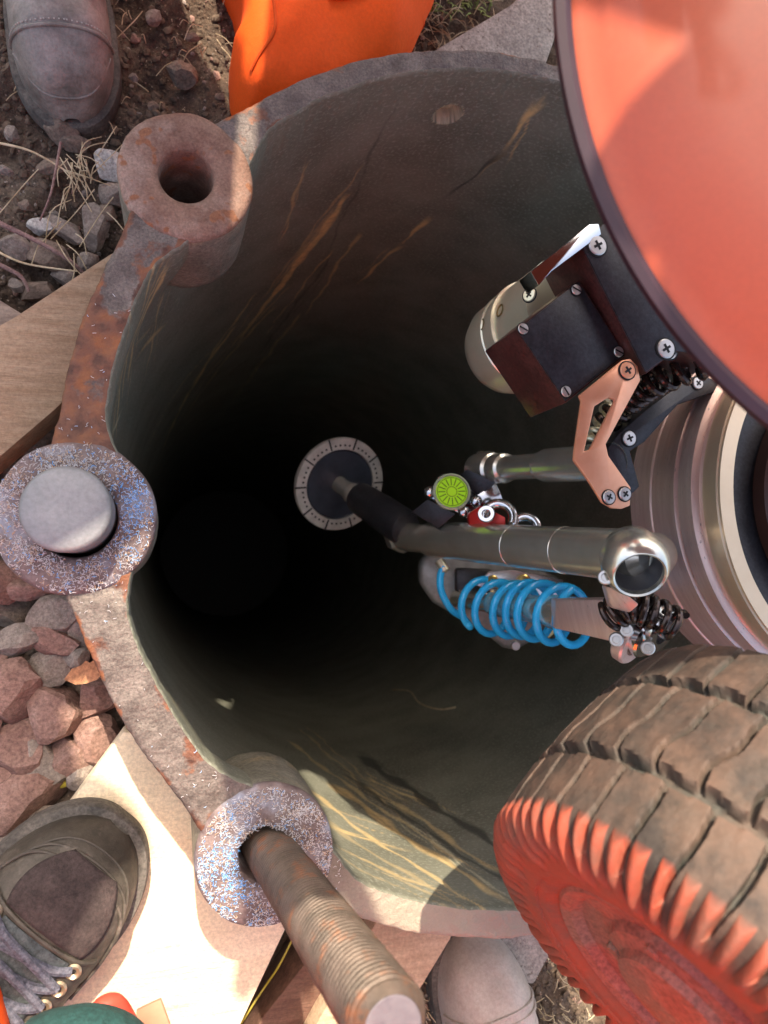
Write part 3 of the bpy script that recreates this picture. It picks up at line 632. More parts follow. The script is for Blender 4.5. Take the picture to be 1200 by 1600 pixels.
for (u, v) in ((752, 508), (781, 485)):
    p, nn = on_lathe(u, v, m0, md, .0481); lathe([(.0062, .0002), (.0050, .0006), (.0046, -.002), (0, -.002)], p, nn, 32).build('motor_hole', mat('hole_gold', (.3, .22, .08), rough=.4, metal=.8), mo)
p, nn = on_lathe(829, 461, m0, md, .0499); screw(p+nn*.001, 0, 0, .0058, 'cross', (nn+Vector((0, 0, .6))), brass, None)
# aluminium bracket, tinted with the orange it reflects
BK = [(905, 618), (972, 563), (985, 560), (997, 572), (1001, 594), (947, 694), (951, 712), (986, 762), (985, 790), (972, 795), (956, 794), (941, 785), (922, 754), (897, 719), (898, 704), (909, 627)]
HL = [(929, 635), (951, 621), (961, 625), (922, 702), (913, 705)]
zb = .1005
prism(pz(BK, zb), (0, 0, -.0032), .0009, hole=pz(HL, zb)).build('bracket', alu_orange_refl, tool, sharp=30)
screw(980, 579, zb+.0004, .0066, mtr=alu_orange_refl); screw(951, 777, zb+.0004, .0052, mtr=screw_m); screw(976, 772, zb+.0004, .0052, mtr=screw_m)
# black arm with screws, dark rubber springs
prism(pz([(1080, 588), (1110, 590), (1135, 606), (1060, 632), (1008, 690), (985, 705), (1000, 760), (985, 775), (952, 722), (950, 700), (968, 676), (1010, 640)], .02), (0, 0, -.03), .0015).build('black_arm', black, tool)
screw(983, 685, .0206, .0068); screw(1090, 599, .0206, .0056)
def helix(path, R, turns, r, seg=12, n=24, ph=0, upv=None):
    path = smooth_pts(path, 24); L = len(path); out = []; e, g, _ = frame(path[1]-path[0]); tot = int(turns*n)
    for i in range(tot+1):
        s = i/tot*(L-1); k = min(int(s), L-2); c = path[k].lerp(path[k+1], s-k); t = (path[k+1]-path[k]).normalized(); e = (e-t*e.dot(t)).normalized(); g = t.cross(e); a = 2*PI*i/n+ph
        out.append(c+(e*math.cos(a)+g*math.sin(a))*R)
    return out
spring_m = mat('spring_dark', (.05, .035, .03), (.09, .06, .05), rough=.2, metal=.7, scale=60)
sp = [P(948, 660, .0), P(985, 625, .02), P(1020, 600, .045), P(1070, 578, .07), P(1130, 560, .08)]
tube(helix(sp, .0105, 10, .004), .0036, 10).build('upper_spring', spring_m, tool)
tube(helix([P(925, 690, -.03), P(960, 630, -.02)], .008, 4, .003), .003, 10).build('cable_spring', brass, tool)
# tubes
def seg_tube(name, pts, m, seg=48, parent=None):
    """pts: (u,v,depth,radius) list -> swept tube"""
    return tube([Q(u, v, d) for u, v, d, r in pts], [r for u, v, d, r in pts], seg).build(name, m, parent or tool, sharp=30)
def ln(a, b_, t): return tuple(a[i]+(b_[i]-a[i])*t for i in range(len(a)))
def ray_seg(a, b_, prof):   # a,b = (u,v,d); prof list of (t, radius) with t measured in 3-D
    p, q = Q(*a), Q(*b_); d = q-p; L = d.length; return [(r, t*L) for t, r in prof], p, d
pr, o_, d_ = ray_seg((622, 838, 1.0), (985, 868, .63), [(-.02, 0), (-.02, .015), (0, .0185), (.002, .0185), (.2, .0185), (.21, .0205), (.215, .0222), (.62, .0222), (.621, .0226), (.624, .0226), (.625, .0222), (.80, .0222), (.801, .0227), (.806, .0227), (.807, .0222), (.92, .0226), (.96, .0226), (1.0, .0224), (1.03, .019), (1.045, .01), (1.05, 0)])
lathe(pr, o_, d_, 72).build('main_tube', steel, tool, sharp=20)
# hex nut at the joint of handle and tube
n0 = Q(630, 836, .99)
nd = (Q(985, 868, .63)-Q(622, 838, 1.0)).normalized()
lathe([(0, -.02), (.018, -.02), (.024, -.012), (.0245, .002), (.019, .008), (0, .008)], n0, nd, 8).build('hex_nut', mat('nut_steel', (.55, .53, .50), (.62, .6, .56), rough=.3, metal=.9, scale=40), tool, sharp=20)
# elbow with open end
ec = Q(992, 880, .60); ed = (RC @ Vector((-.06, -.50, .85))).normalized()
lathe([(0, -.030), (.012, -.029), (.022, -.022), (.0265, -.010), (.0270, .002), (.0255, .010), (.0215, .017), (.0205, .0175), (.0190, .0165), (.0186, .012)], ec, ed, 72).build('elbow', steel, tool, sharp=35)
lathe([(.0186, .0121), (.0182, -.024), (0, -.025)], ec, ed, 64).build('elbow_bore', mat('bore_dark', (.10, .10, .11), (.15, .15, .16), rough=.4, metal=.5), tool)
tube(smooth_pts([Q(985, 872, .625), Q(1003, 872, .645), Q(1020, 868, .70)], 5), .022, 32).build('elbow_neck', steel, tool)
# second tube
pr, o_, d_ = ray_seg((762, 733, .88), (915, 724, .70), [(-.25, 0), (-.22, .010), (-.12, .0195), (0, .0215), (.08, .0185), (.09, .0150), (.10, .0150), (.12, .0175), (.2, .0175), (.22, .0165), (.23, .0135), (.60, .0135), (.61, .0150), (.66, .0172), (1.2, .0172)])
lathe(pr, o_, d_, 64).build('upper_tube', steel, tool, sharp=20)
lathe([(0, -.016), (.013, -.014), (.020, -.004), (.020, .006), (.014, .013), (0, .014)], Q(758, 729, .90), d_, 7).build('hex_nut', MATS['nut_steel'], tool, sharp=20)
# third tube behind the blue hose
pr, o_, d_ = ray_seg((715, 935, .98), (940, 966, .74), [(0, 0), (0, .012), (.3, .012), (.31, .0155), (.70, .0155), (.72, .0185), (1, .0185), (1, 0)])
lathe(pr, o_, d_, 48).build('lower_tube', steel, tool, sharp=20)
prism([Q(868, 938, .76), Q(955, 936, .69), Q(975, 955, .68), Q(958, 1003, .70), Q(866, 982, .77)], RC @ Vector((0, 0, -.02)), .0015).build('tube_end_block', alu, tool)
# clamp rings
cd_ = (RC @ Vector((.62, -.42, .66))).normalized()
for i, (u, v, d) in enumerate(((985, 1000, .665), (1008, 990, .66), (1030, 982, .655))):
    lathe([(.0125, -.006), (.0205, -.006), (.022, -.004), (.022, .004), (.0205, .006), (.0125, .006)], Q(u, v, d), cd_, 48, close=True).build('clamp_ring', chrome if i else alu, tool, sharp=25)
def hexbolt(u, v, d, r, n):
    c = Q(u, v, d); n = Vector(n).normalized()
    lathe([(0, -.01), (r, -.01), (r, .004), (r*.85, .0052), (r*.55, .0052), (r*.5, .002), (0, .002)], c, n, 24).build('cap_bolt', screw_m, tool, sharp=30)
for (u, v, d) in ((946, 902, .60), (963, 999, .64), (979, 984, .64), (1012, 1012, .64)): hexbolt(u, v, d, .0062, RC @ Vector((-.3, .1, .9)))
prism([Q(945, 915, .61), Q(975, 925, .60), Q(1000, 945, .60), Q(985, 958, .61), Q(955, 950, .62)], RC @ Vector((0, 0, -.012)), .002).build('clamp_bracket', alu, tool)
tube(helix([Q(952, 962, .645), Q(985, 948, .635), Q(1020, 958, .63), Q(1058, 978, .63)], .0125, 8, .003), .0031, 10).build('dark_spring', spring_m, tool)
# spirit level on the black and chrome plate
prism([Q(730, 733, .86), Q(775, 754, .85), Q(750, 776, .86), Q(714, 748, .87)], RC @ Vector((0, 0, -.012)), .001).build('level_base', black, tool)
prism([Q(668, 780, .87), Q(712, 803, .86), Q(685, 826, .87), Q(643, 800, .88)], RC @ Vector((0, 0, -.012)), .001).build('level_base', black, tool)
prism([Q(775, 754, .857), Q(786, 780, .857), Q(752, 796, .857), Q(742, 776, .857)], RC @ Vector((0, 0, -.004)), .0008).build('level_side', chrome, tool)
prism([Q(686, 742, .875), Q(745, 742, .875), Q(760, 790, .875), Q(735, 812, .875), Q(668, 776, .875)], RC @ Vector((0, 0, -.01)), .002).build('level_plate', chrome, tool)
lc = Q(706, 768, .842); ld = (RC @ Vector((.08, .25, 1))).normalized()
clear = mat('clear_plastic', (.9, .95, .85), rough=.05, trans=.9, ior=1.4)
lathe([(0, -.012), (.019, -.012), (.0195, -.004), (.0215, -.002), (.0215, .0), (.0198, .0012), (.0188, 0)], lc, ld, 48).build('level_housing', mat('frosted_plastic', (.62, .68, .5), rough=.25, trans=.4), tool)
green = mat('level_green', (.5, .95, .03), rough=.35)
lv = lathe([(.0182, -.0006), (0, -.0004)], lc, ld, 48).build('level_dial', green, tool)
mb = MB(); e, g, d = frame(ld)
for i in range(16):
    a = 2*PI*i/16; q = e*math.cos(a)+g*math.sin(a); bb = obox(lc+d*.0001+q*.0115, q*.004, d.cross(q)*.00045, d*.0002, 0); mb.add(bb.v, bb.f)
for rr in (.0055, .0162):
    lathe([(rr, 0), (rr+.0006, 0), (rr+.0006, .0003), (rr, .0003)], lc, ld, 40, mb, 0, True)
mb.build('dial_marks', mat('dial_dark_green', (.06, .2, .01), rough=.5), lv, smooth=False)
for (u, v) in ((692, 750), (672, 769), (744, 783), (725, 799)):
    lathe([(0, -.006), (.006, -.005), (.0072, 0), (.006, .004), (.003, .0062), (0, .0066)], Q(u, v, .855), ld, 20).build('level_bolt', chrome, tool)
red = mat('red_anodised', (.55, .02, .02), (.62, .04, .03), rough=.3, metal=.3, scale=60)
prism([Q(732, 803, .83), Q(752, 790, .82), Q(790, 808, .81), Q(790, 824, .81), Q(733, 822, .83)], RC @ Vector((0, 0, -.016)), .0015).build('red_block', red, tool)
def arc(c, R, a0, a1, ex, ey, n=20): return [c+(ex*math.cos(a0+(a1-a0)*i/n)+ey*math.sin(a0+(a1-a0)*i/n))*R for i in range(n+1)]
xx, yy, zz = XR, -YU, ZC
tube(arc(Q(780, 808, .80), .0155, -3.3, .5, (xx+zz*.3).normalized(), (yy+zz*.35).normalized(), 26), .0056, 14).build('steel_shackle', chrome, tool)
tube(arc(Q(822, 824, .79), .0125, -3.1, .3, (xx+zz*.3).normalized(), (yy+zz*.4).normalized(), 22), .0050, 14).build('steel_shackle', chrome, tool)
lathe([(.005, -.002), (.0085, -.002), (.0095, 0), (.0085, .002), (.005, .002)], Q(760, 803, .80), (RC @ Vector((-.3, .2, 1))), 24, close=True).build('shackle_washer', chrome, tool)
# cast housing and plate behind the blue hose
cast = mat('cast_grey', (.22, .22, .21), (.34, .34, .33), rough=.5, metal=.5, scale=60, bump=.3, bscale=200)
prism([Q(u, v, .99) for u, v in ((655, 880), (665, 868), (705, 866), (800, 868), (878, 905), (878, 945), (838, 1000), (806, 1017), (786, 1013), (752, 985), (676, 942), (655, 912))], RC @ Vector((0, 0, -.04)), .010).build('cast_housing', cast, tool, sharp=60)
prism([Q(u, v, .93) for u, v in ((764, 893), (800, 890), (830, 896), (880, 906), (878, 940), (838, 944), (745, 915))], RC @ Vector((0, 0, -.006)), .001).build('bright_plate', mat('bright_aluminium', (.72, .72, .72), rough=.25, metal=.9), tool)
for (u, v, r) in ((819, 908, .0085), (770, 908, .0075)): lathe([(.0035, -.002), (r, -.002), (r, .002), (r*.8, .003), (.0035, .002)], Q(u, v, .925), ZC, 28, close=True).build('brass_grommet', mat('grommet_brass', (.75, .55, .18), rough=.3, metal=.9), tool)
prism([Q(u, v, .97) for u, v in ((712, 888), (770, 890), (768, 930), (735, 945), (712, 925))], RC @ Vector((0, 0, -.02)), .004).build('black_block', black, tool)
lathe([(0, 0), (.006, 0), (.0065, .016), (0, .018)], Q(686, 876, .94), (RC @ Vector((.5, -.8, .3))), 20).build('hose_fitting', brass, tool)
cyl(Q(805, 1008, .94), ZC, .006, .006, .001, 16).build('housing_bolt', screw_m, tool)
# blue coiled air hose
blue = mat('blue_hose', (.010, .50, 1.0), (.014, .55, 1.0), rough=.22, scale=30, spec=.5, coat=.4)
def hose():
    ax = [Q(752, 945, .93), Q(800, 952, .885), Q(845, 956, .845), Q(905, 962, .79)]
    ax = smooth_pts(ax, 24); n = 26; turns = 6.35; tot = int(turns*n); out = []; L = len(ax)
    for i in range(tot+1):
        s = i/tot*(L-1); k = min(int(s), L-2); c = ax[k].lerp(ax[k+1], s-k); t = (ax[-1]-ax[0]).normalized()
        g = (-YU-t*(-YU).dot(t)).normalized(); e = g.cross(t); e = e if e.dot(XR) > 0 else -e
        a = 2.2-2*PI*i/n*-1; out.append(c+(e*math.cos(a)+g*math.sin(a))*(.0318+.0012*math.sin(i*.3)+.0008*math.sin(i*.071)))
    st = [Q(694, 884, .935), Q(688, 900, .935), Q(690, 925, .935), Q(705, 952, .94), Q(725, 966, .95)]
    tube(smooth_pts(st+out[0:2], 8)[:-1]+out[1:], .0046, 14).build('blue_coil_hose', blue, tool)
hose()
# handle and slotted disc at the far end
dc = Q(531, 757, 1.10); vw = (CAMLOC-dc).normalized(); side = (XR*.84-YU*.54); side = (side-vw*side.dot(vw)).normalized(); dn = (vw*math.cos(math.radians(29))+side*math.sin(math.radians(29))).normalized()
he = Q(634, 826, .965); hd = (he-dc).normalized()
ring_m = mat('disc_rim', (.52, .49, .43), (.68, .64, .57), rough=.5, metal=.5, scale=60, bump=.3, bscale=200)
dr = lathe([(0, -.006), (.069, -.006), (.071, -.004), (.071, .001), (.0695, .003), (.054, .0032), (.053, .001)], dc, dn, 128).build('slotted_disc', ring_m, tool, sharp=25)
lathe([(.0532, .0006), (.052, .0026), (.0508, .0016), (.030, .0016), (0, .0016)], dc, dn, 96).build('disc_face', mat('disc_black', (.02, .024, .034), (.04, .046, .06), rough=.3, scale=40, spec=.6), dr)
mb = MB(); mh = MB(); e, g, d = frame(dn); ph = rnd.random()
for i in range(10):
    a = 2*PI*i/10+.35; q = e*math.cos(a)+g*math.sin(a); bb = obox(dc+d*.0034+q*.0635, q*.0085, d.cross(q)*.0011, d*.0006, 0); make('disc_slot', bb.v, bb.f, dark, dr, smooth=False)
    for k in range(1, 5):
        a2 = a+2*PI/10*k/5; q = e*math.cos(a2)+g*math.sin(a2); lathe([(.0016, 0), (.0016, .0007), (0, .0007)], dc+d*.0030+q*.0600, d, 12, mh)
mh.build('disc_hole', dark, dr)
HL_ = (he-dc).length
lathe([(.0135, .001), (.0125, .006), (.012, .02), (.0125, .038), (.0165, .039), (.0170, .058), (.0150, .0582)], dc, hd, 48).build('shaft_collar', steel, tool, sharp=30)
lathe([(.010, .055), (.0205, .0565), (.0225, .060), (.0235, .08), (.0235, HL_*.62), (.0245, HL_*.64), (.0245, HL_-.008), (.021, HL_), (0, HL_+.004)], dc, hd, 56).build('black_sleeve', rubber, tool, sharp=30)

# ================================================================== ORANGE COVER (top right)
cov_c = Q(1738, -19, .325); CRR = 869*.325/F
cn = ZC.copy()
cover = thing('round_cover', cov_c, 'large glossy orange-red round cover with dark edge hanging over the top right of the pipe', 'cover')
orange = mat('cover_orange', (.42, .066, .022), (.48, .085, .03), rough=.36, scale=3, coat=.35, spec=.6, bump=.06, bscale=12, fine=.04, r2=.46, c3=(.40, .095, .065), s3=6, lo3=.5, hi3=.8)
lathe([(CRR-.004, -.001), (CRR-.010, .002), (CRR-.018, .004), (CRR-.021, .0065), (CRR-.06, .014), (CRR-.12, .026), (CRR-.18, .034), (0, .038)], cov_c, cn, 256).build('shell', orange, cover, sharp=50)
lathe([(CRR-.006, -.003), (CRR-.001, -.004), (CRR+.0015, -.001), (CRR+.001, .0025), (CRR-.003, .0036), (CRR-.006, .002)], cov_c, cn, 256, close=True).build('edge_trim', mat('edge_dark', (.028, .012, .02), (.04, .018, .028), rough=.4, scale=20), cover)
lathe([(CRR-.007, -.004), (CRR-.007, -.0012), (0, .03)], cov_c, cn, 128).build('underside', mat('cover_under', (.3, .05, .03), rough=.6), cover)

# ================================================================== TYRE (bottom right)
def wheel():
    cp = (0.1609, 0.2644, 0.402); th_, ph_ = 1.1311, 2.5114
    C = CAMLOC+RC @ Vector((cp[0], -cp[1], -cp[2])); a = Vector((math.sin(th_)*math.cos(ph_), math.sin(th_)*math.sin(ph_), -math.cos(th_))); a = (RC @ Vector((a.x, -a.y, -a.z))).normalized()
    wh = thing('wheel', C, 'chunky rubber-tyred wheel with worn tread and red-tinted ribbed sidewall at the bottom right', 'wheel')
    e, g, a = frame(a); n = 1300
    prof = [(.078, .004, 1), (.084, .009, 1), (.0845, .0095, 1), (.090, .010, 1), (.0905, .0115, 1), (.094, .0118, 1)]+[(.094+.036*k/24, .0118-.0075*(k/24)**2.2-.0035*(k/24)**8, 1) for k in range(1, 25)]
    prof += [(.1305+.007*math.sin(PI*(k/90))**.6 if k else .1305, -.142*k/90, 0) for k in range(0, 91)]
    prof += [(.130-.05*k/8, -.142-.004*math.sin(k/8*PI), 1) for k in range(1, 9)]
    NB = 34; V = []; red_refl = []; gro = []
    rj = [rnd.uniform(-.16, .16) for _ in range(200)]; rl = [rnd.uniform(0, .012) for _ in range(200)]
    def tri(x): return abs((x % 1)-.5)*2
    for i in range(n):
        t = 2*PI*i/n; q = e*math.cos(t)+g*math.sin(t)
        for (r, h, kd) in prof:
            dr_ = 0; s = -h; gv = 0; rv = 0
            if kd == 0 or r > .118:
                gw = .0042
                for g0 in (.040, .100):
                    x = abs(s-g0-.0012*math.sin(t*NB)); gv = max(gv, float(smoothstep(gw, gw*.55, x)))
                ph = t*NB/(2*PI)
                if s < .040: 
                    x = tri(ph+.06*math.sin(s*90)); lim = .86 if int(ph*1) % 2 else .84
                    gv = max(gv, float(smoothstep(lim, lim+.07, x))*float(smoothstep(.041, .034, s)) if s > -.02 else 0)
                elif s < .10:
                    x = tri(ph*1.0+.5+.22*float(smoothstep(.055, .085, s))+.05*math.sin(s*200)); gv = max(gv, float(smoothstep(.84, .92, x)))
                else:
                    x = tri(ph+.2); gv = max(gv, float(smoothstep(.84, .92, x)))
                if h > 0: gv *= float(smoothstep(.116, .128, r))
                dr_ = -.0075*gv
            rib = 0
            if h > -.004 and r > .094:       # sidewall ribs
                xi = int(t*NB*2.0/(2*PI)) % 200; x = ((t*NB*2.0/(2*PI)) % 1)*(1+rj[xi]); sp_ = float(smoothstep(.090+rl[xi], .110+rl[xi], r)); rib = sp_*(.0045*math.sin(PI*min(1, x/.62)) if x < .62 else -.001); 
                rv = 1 if x < .60 else .0
                rv = rv*sp_+(1-sp_)
            elif h > 0: rv = 1
            if h <= 0: rv *= float(smoothstep(-.006-rj[int(t*NB*2.0/(2*PI)) % 200]*.05-.008, -.001, h)) if h > -.02 else 0
            k = .0008*mn.fractal(Vector((math.cos(t)*9, math.sin(t)*9, r*60+h*60)), 1, 2, 4)
            V.append(C+q*(r+dr_+k)+a*(h+rib)); red_refl.append(rv); gro.append(gv)
    m = len(prof); Fc = []
    for i in range(n):
        k = (i+1) % n
        for j in range(m-1): Fc.append((i*m+j, i*m+j+1, k*m+j+1, k*m+j))
    mt = mat('tyre_rubber', (.026, .020, .017), (.056, .042, .034), rough=.75, scale=22, bump=.5, bscale=120, c3=(.10, .068, .048), s3=14, lo3=.5, hi3=.75, fine=.16)
    t_ = mt.node_tree; N = t_.nodes; L = t_.links; b_ = N['Principled BSDF']; col = b_.inputs['Base Color'].links[0].from_socket
    for nm, cc in (('groove', (.05, .055, .048)), ('red', (.30, .055, .028))):  # red tint on the sidewall stands for reflected orange light
        at = N.new('ShaderNodeAttribute'); at.attribute_name = nm; x = N.new('ShaderNodeMix'); x.data_type = 'RGBA'; L.new(at.outputs['Fac'], x.inputs[0]); L.new(col, x.inputs[6]); x.inputs[7].default_value = (*cc, 1); col = x.outputs[2]
    dn = N.new('ShaderNodeTexNoise'); dn.inputs['Scale'].default_value = 28; dn.inputs['Detail'].default_value = 8; dn.inputs['Roughness'].default_value = .65; dc_ = N.new('ShaderNodeTexCoord'); L.new(dc_.outputs['Object'], dn.inputs['Vector'])
    dr2 = N.new('ShaderNodeMapRange'); dr2.inputs['From Min'].default_value = .42; dr2.inputs['From Max'].default_value = .68; dr2.inputs['To Max'].default_value = .8; L.new(dn.outputs['Fac'], dr2.inputs[0])
    x = N.new('ShaderNodeMix'); x.data_type = 'RGBA'; L.new(dr2.outputs[0], x.inputs[0]); L.new(col, x.inputs[6]); x.inputs[7].default_value = (.12, .07, .05, 1); col = x.outputs[2]
    L.new(col, b_.inputs['Base Color'])
    o = make('tyre', V, Fc, mt, wh, sharp=60)
    for nm, arr in (('groove', gro), ('red', red_refl)):
        at = o.data.attributes.new(nm, 'FLOAT', 'POINT'); at.data.foreach_set('value', np.array(arr, np.float32))
    hubm = mat('hub_red', (.24, .06, .045), (.33, .105, .075), rough=.5, scale=30, bump=.4, bscale=60, c3=(.18, .10, .075), s3=16)
    lathe([(.080, .003), (.076, .006), (.070, .004), (.066, -.002), (.048, -.004), (.045, .001), (.036, .003), (.034, .008), (.026, .009), (0, .009)], C, a, 128).build('hub', hubm, wh, sharp=30)
    for i in range(5):
        t = 2*PI*i/5+.4; q = e*math.cos(t)+g*math.sin(t); cyl(C+q*.041+a*-.002, a, .005, .006, .001, 6).build('hub_nut', hubm, wh)
wheel()

# ================================================================== PEOPLE
def boot(parent, toe, back, L, W, zg, m_up, m_sole, style, hgt=.075, shaft=.12):
    """toe tip (world xy), unit vector from toe to heel"""
    T = Vector((toe.x, toe.y, 0)); bk = Vector((back.x, back.y, 0)).normalized(); sd = Vector((-bk.y, bk.x, 0))
    def wid(s): return W*.5*(math.sqrt(max(0, 1-(1-min(s/.26, 1))**2)))*(1-.16*float(smoothstep(.4, .62, s))+.02*float(smoothstep(.7, .85, s)))*(math.sqrt(max(0, 1-(max(0, s-.86)/.145)**2)))
    def hei(s): return .022+(hgt-.022)*float(smoothstep(-.12, .26, s))*1.0+float(smoothstep(.34, .62, s))*.045
    ns, nk = 60, 40; v = []; f = []
    for i in range(ns+1):
        s = .004+.992*i/ns; ww = max(wid(s), .001); hh = hei(s); hh = hh*min(1, .10+.90*(s/.07)**.42)
        for k in range(nk):
            t = PI*k/(nk-1); cx = math.cos(t); sx = math.sin(t)
            x = ww*math.copysign(abs(cx)**.72, cx); z = hh*abs(sx)**.62
            cr = 0
            if style != 'plain' or True:
                cr = .0022*math.sin(s*L*420+1.5*math.sin(t*3))*float(smoothstep(.26, .33, s))*float(smoothstep(.52, .42, s))
            p = T+bk*(s*L)+sd*x+Vector((0, 0, zg+.018+z+cr)); p += Vector((0, 0, 1))*.0012*mn.fractal(p*40, 1, 2, 3); v.append(p)
    for i in range(ns):
        for k in range(nk-1): f.append((i*nk+k, i*nk+k+1, (i+1)*nk+k+1, (i+1)*nk+k))
    up = make('boot_upper', v, f, m_up, parent, sharp=60)
    mb = MB(); vs = []; n2 = 90
    outl = []
    for i in range(n2):
        s = .5-.5*math.cos(PI*i/(n2-1)); outl.append((s, wid(s)+.006))
    ring = [T+bk*((s-.02)*L*1.03)+sd*x for s, x in outl]+[T+bk*((s-.02)*L*1.03)-sd*x for s, x in reversed(outl[1:-1])]
    n3 = len(ring); lv_ = [(0, .97), (.004, 1), (.02, 1), (.0235, .985), (.024, .9), (.024, .5), (.024, .02)]
    cen = T+bk*L*.45
    for h, k in lv_: vs += [cen+(q-cen)*k+Vector((0, 0, zg+h)) for q in ring]
    fc = [(j*n3+i, j*n3+(i+1) % n3, (j+1)*n3+(i+1) % n3, (j+1)*n3+i) for j in range(len(lv_)-1) for i in range(n3)]
    mb.add(vs, fc).build('boot_sole', m_sole, parent)
    def surf(s, t, off=.0012):
        ww = wid(s); hh = hei(s)*min(1, .10+.90*(s/.07)**.42); cx = math.cos(t); sx = math.sin(t)
        return T+bk*(s*L)+sd*(ww*math.copysign(abs(cx)**.72, cx)*1.01)+Vector((0, 0, zg+.018+hh*abs(sx)**.62+off))
    return surf, T, bk, sd
def seam(surf, pts, r, m, parent, name='seam', off=.0008, seg=8):
    return tube(smooth_pts([surf(s, t, off) for s, t in pts], 6), r, seg).build(name, m, parent)
leather = mat('grey_leather', (.13, .115, .10), (.30, .265, .235), rough=.42, fine=.16, scale=26, bump=.9, bscale=90, c3=(.36, .31, .28), s3=16, lo3=.5, hi3=.72)
leather2 = mat('nubuck_dark', (.040, .034, .027), (.085, .072, .058), rough=.6, fine=.15, scale=30, bump=.5, bscale=160, c3=(.22, .18, .15), s3=24, lo3=.56, hi3=.75)
leather3 = mat('pale_leather', (.36, .31, .27), (.52, .46, .41), rough=.45, fine=.1, scale=14, bump=.8, bscale=70, c3=(.26, .21, .17), s3=18, lo3=.56, hi3=.74)
sole_m = mat('sole_rubber', (.06, .055, .05), (.13, .115, .10), rough=.8, scale=40, bump=.5, bscale=120)
mesh_m = mat('toe_patch', (.030, .020, .019), (.055, .038, .036), rough=.85, scale=60, bump=.9, bscale=500, bdist=.001)
hiviz = mat('hiviz_orange', (.88, .085, .002), (.92, .105, .004), rough=.75, fine=.06, scale=8, bump=.5, bscale=30, bdist=.004)
def stitches(surf, pts, m, parent, n=46):
    P_ = smooth_pts([surf(s, t, .0012) for s, t in pts], 14); mb = MB()
    for i in range(n):
        k = int(i/n*(len(P_)-2)); a, b_ = P_[k], P_[k+1]; tube([a, a.lerp(b_, .6)], .0007, 5, mb)
    mb.build('stitching', m, parent)
def leg(parent, pts, name='trouser_leg', m=None, wr=.05):
    """pts: (Vector, radius)"""
    P_ = smooth_pts([p for p, r in pts], 10); R_ = np.interp(np.linspace(0, len(pts)-1, len(P_)), range(len(pts)), [r for p, r in pts])
    mb = tube(P_, list(R_), 48)
    for v in mb.v: 
        k = mn.fractal(v*9, 1, 2, 3)*.5+.9*max(0, 1-abs(mn.noise(v*7+Vector((5, 1, 2))))*5)*.25; nn = Vector((mn.noise(v*5), mn.noise(v*5+Vector((9, 9, 9))), k)); v += nn*.014
    return mb.build(name, m or hiviz, parent, sharp=80)
# worker 1: grey boot top left
t1 = P(106, 160, -.14); b1 = P(80, -60, -.14)-t1
p1 = thing('person', (t1.x, t1.y, GZ), 'standing worker at top left whose scuffed grey leather boot shows on the soil', 'person')
sf, T_, bk_, sd_ = boot(p1, t1, b1, .28, .094, GZ, leather, sole_m, 'plain')
seam(sf, [(.235, .12), (.21, .5), (.20, 1.0), (.20, PI/2), (.20, 2.1), (.21, 2.6), (.235, 3.02)], .0018, leather, p1)
seam(sf, [(.185, .3), (.06, .7), (.035, PI/2), (.06, 2.45), (.185, 2.85)], .0013, leather, p1)
seam(sf, [(.60, .5), (.47, .85), (.38, 1.1), (.36, PI/2), (.38, 2.05), (.47, 2.3), (.6, 2.6)], .002, leather, p1)
stitches(sf, [(.25, .12), (.225, .5), (.215, 1.0), (.215, PI/2), (.215, 2.1), (.225, 2.6), (.25, 3.02)], mat('thread', (.45, .42, .38)), p1)
for k in range(6): 
    s = .41+.035*k; seam(sf, [(s, .95), (s+.012, 1.3), (s, PI/2), (s+.012, 1.85), (s, 2.2)], .0025, mat('lace_dark', (.05, .045, .045), (.1, .09, .09), rough=.8, scale=200), p1, 'lace', .003)
c = T_+bk_*.23; leg(p1, [(c+Vector((0, 0, GZ+.11)), .058), (c+Vector((0, 0, GZ+.25))+bk_*.05, .065), (c+Vector((0, 0, GZ+.45))+bk_*.14, .075)], 'trouser_leg')
jk = mat('jacket_navy', (.03, .04, .08), (.05, .06, .11), rough=.8, scale=20)
gc = T_+bk_*.23
hp = Vector((-.28, .95, .40))  # unseen upper body, posed so its shadow covers the left side
leg(p1, [(gc+Vector((0, 0, GZ+.45))+bk_*.14, .075), (hp+Vector((-.06, 0, 0)), .10)], 'trouser_leg')
leg(p1, [(Vector((-.12, .95, GZ+.04)), .06), (Vector((-.14, .92, .12)), .07), (hp+Vector((.1, 0, 0)), .10)], 'trouser_leg')
leg(p1, [(hp+Vector((.03, .02, -.05)), .20), (hp+Vector((.05, -.02, .10)), .25), (hp+Vector((.04, -.14, .30)), .24), (hp+Vector((.05, -.22, .44)), .20), (hp+Vector((.05, -.27, .52)), .09)], 'unseen_jacket', jk)
leg(p1, [(hp+Vector((.24, -.20, .42)), .075), (Vector((.03, .60, .84)), .065), (Vector((.035, .47, .90)), .05)], 'unseen_sleeve', jk)  # raised arm and glove added to shade the lower lug
gm_ = mat('glove_black', (.03, .03, .03), (.05, .05, .05), rough=.8)
g_ = tube(smooth_pts([Vector((.035, .49, .90)), Vector((.04, .44, .90)), Vector((.045, .40, .895))], 5), [.03, .032, .036, .04, .043, .044, .044, .042, .038, .03, .015], 20).build('glove', gm_, p1)
for i_ in range(5): tube(smooth_pts([Vector((.01+.018*i_, .40+(.03 if i_ == 4 else 0), .897)), Vector((.008+.02*i_+(.02 if i_ == 4 else 0), .365, .885)), Vector((.01+.02*i_, .35, .86))], 4), .0095, 10).build('glove_finger', gm_, g_)
for sx in (-1,): leg(p1, [(hp+Vector((.05+sx*.2, -.18, .42)), .07), (hp+Vector((.05+sx*.27, -.26, .2)), .06), (hp+Vector((.05+sx*.2, -.3, .02)), .045)], 'unseen_sleeve', jk)
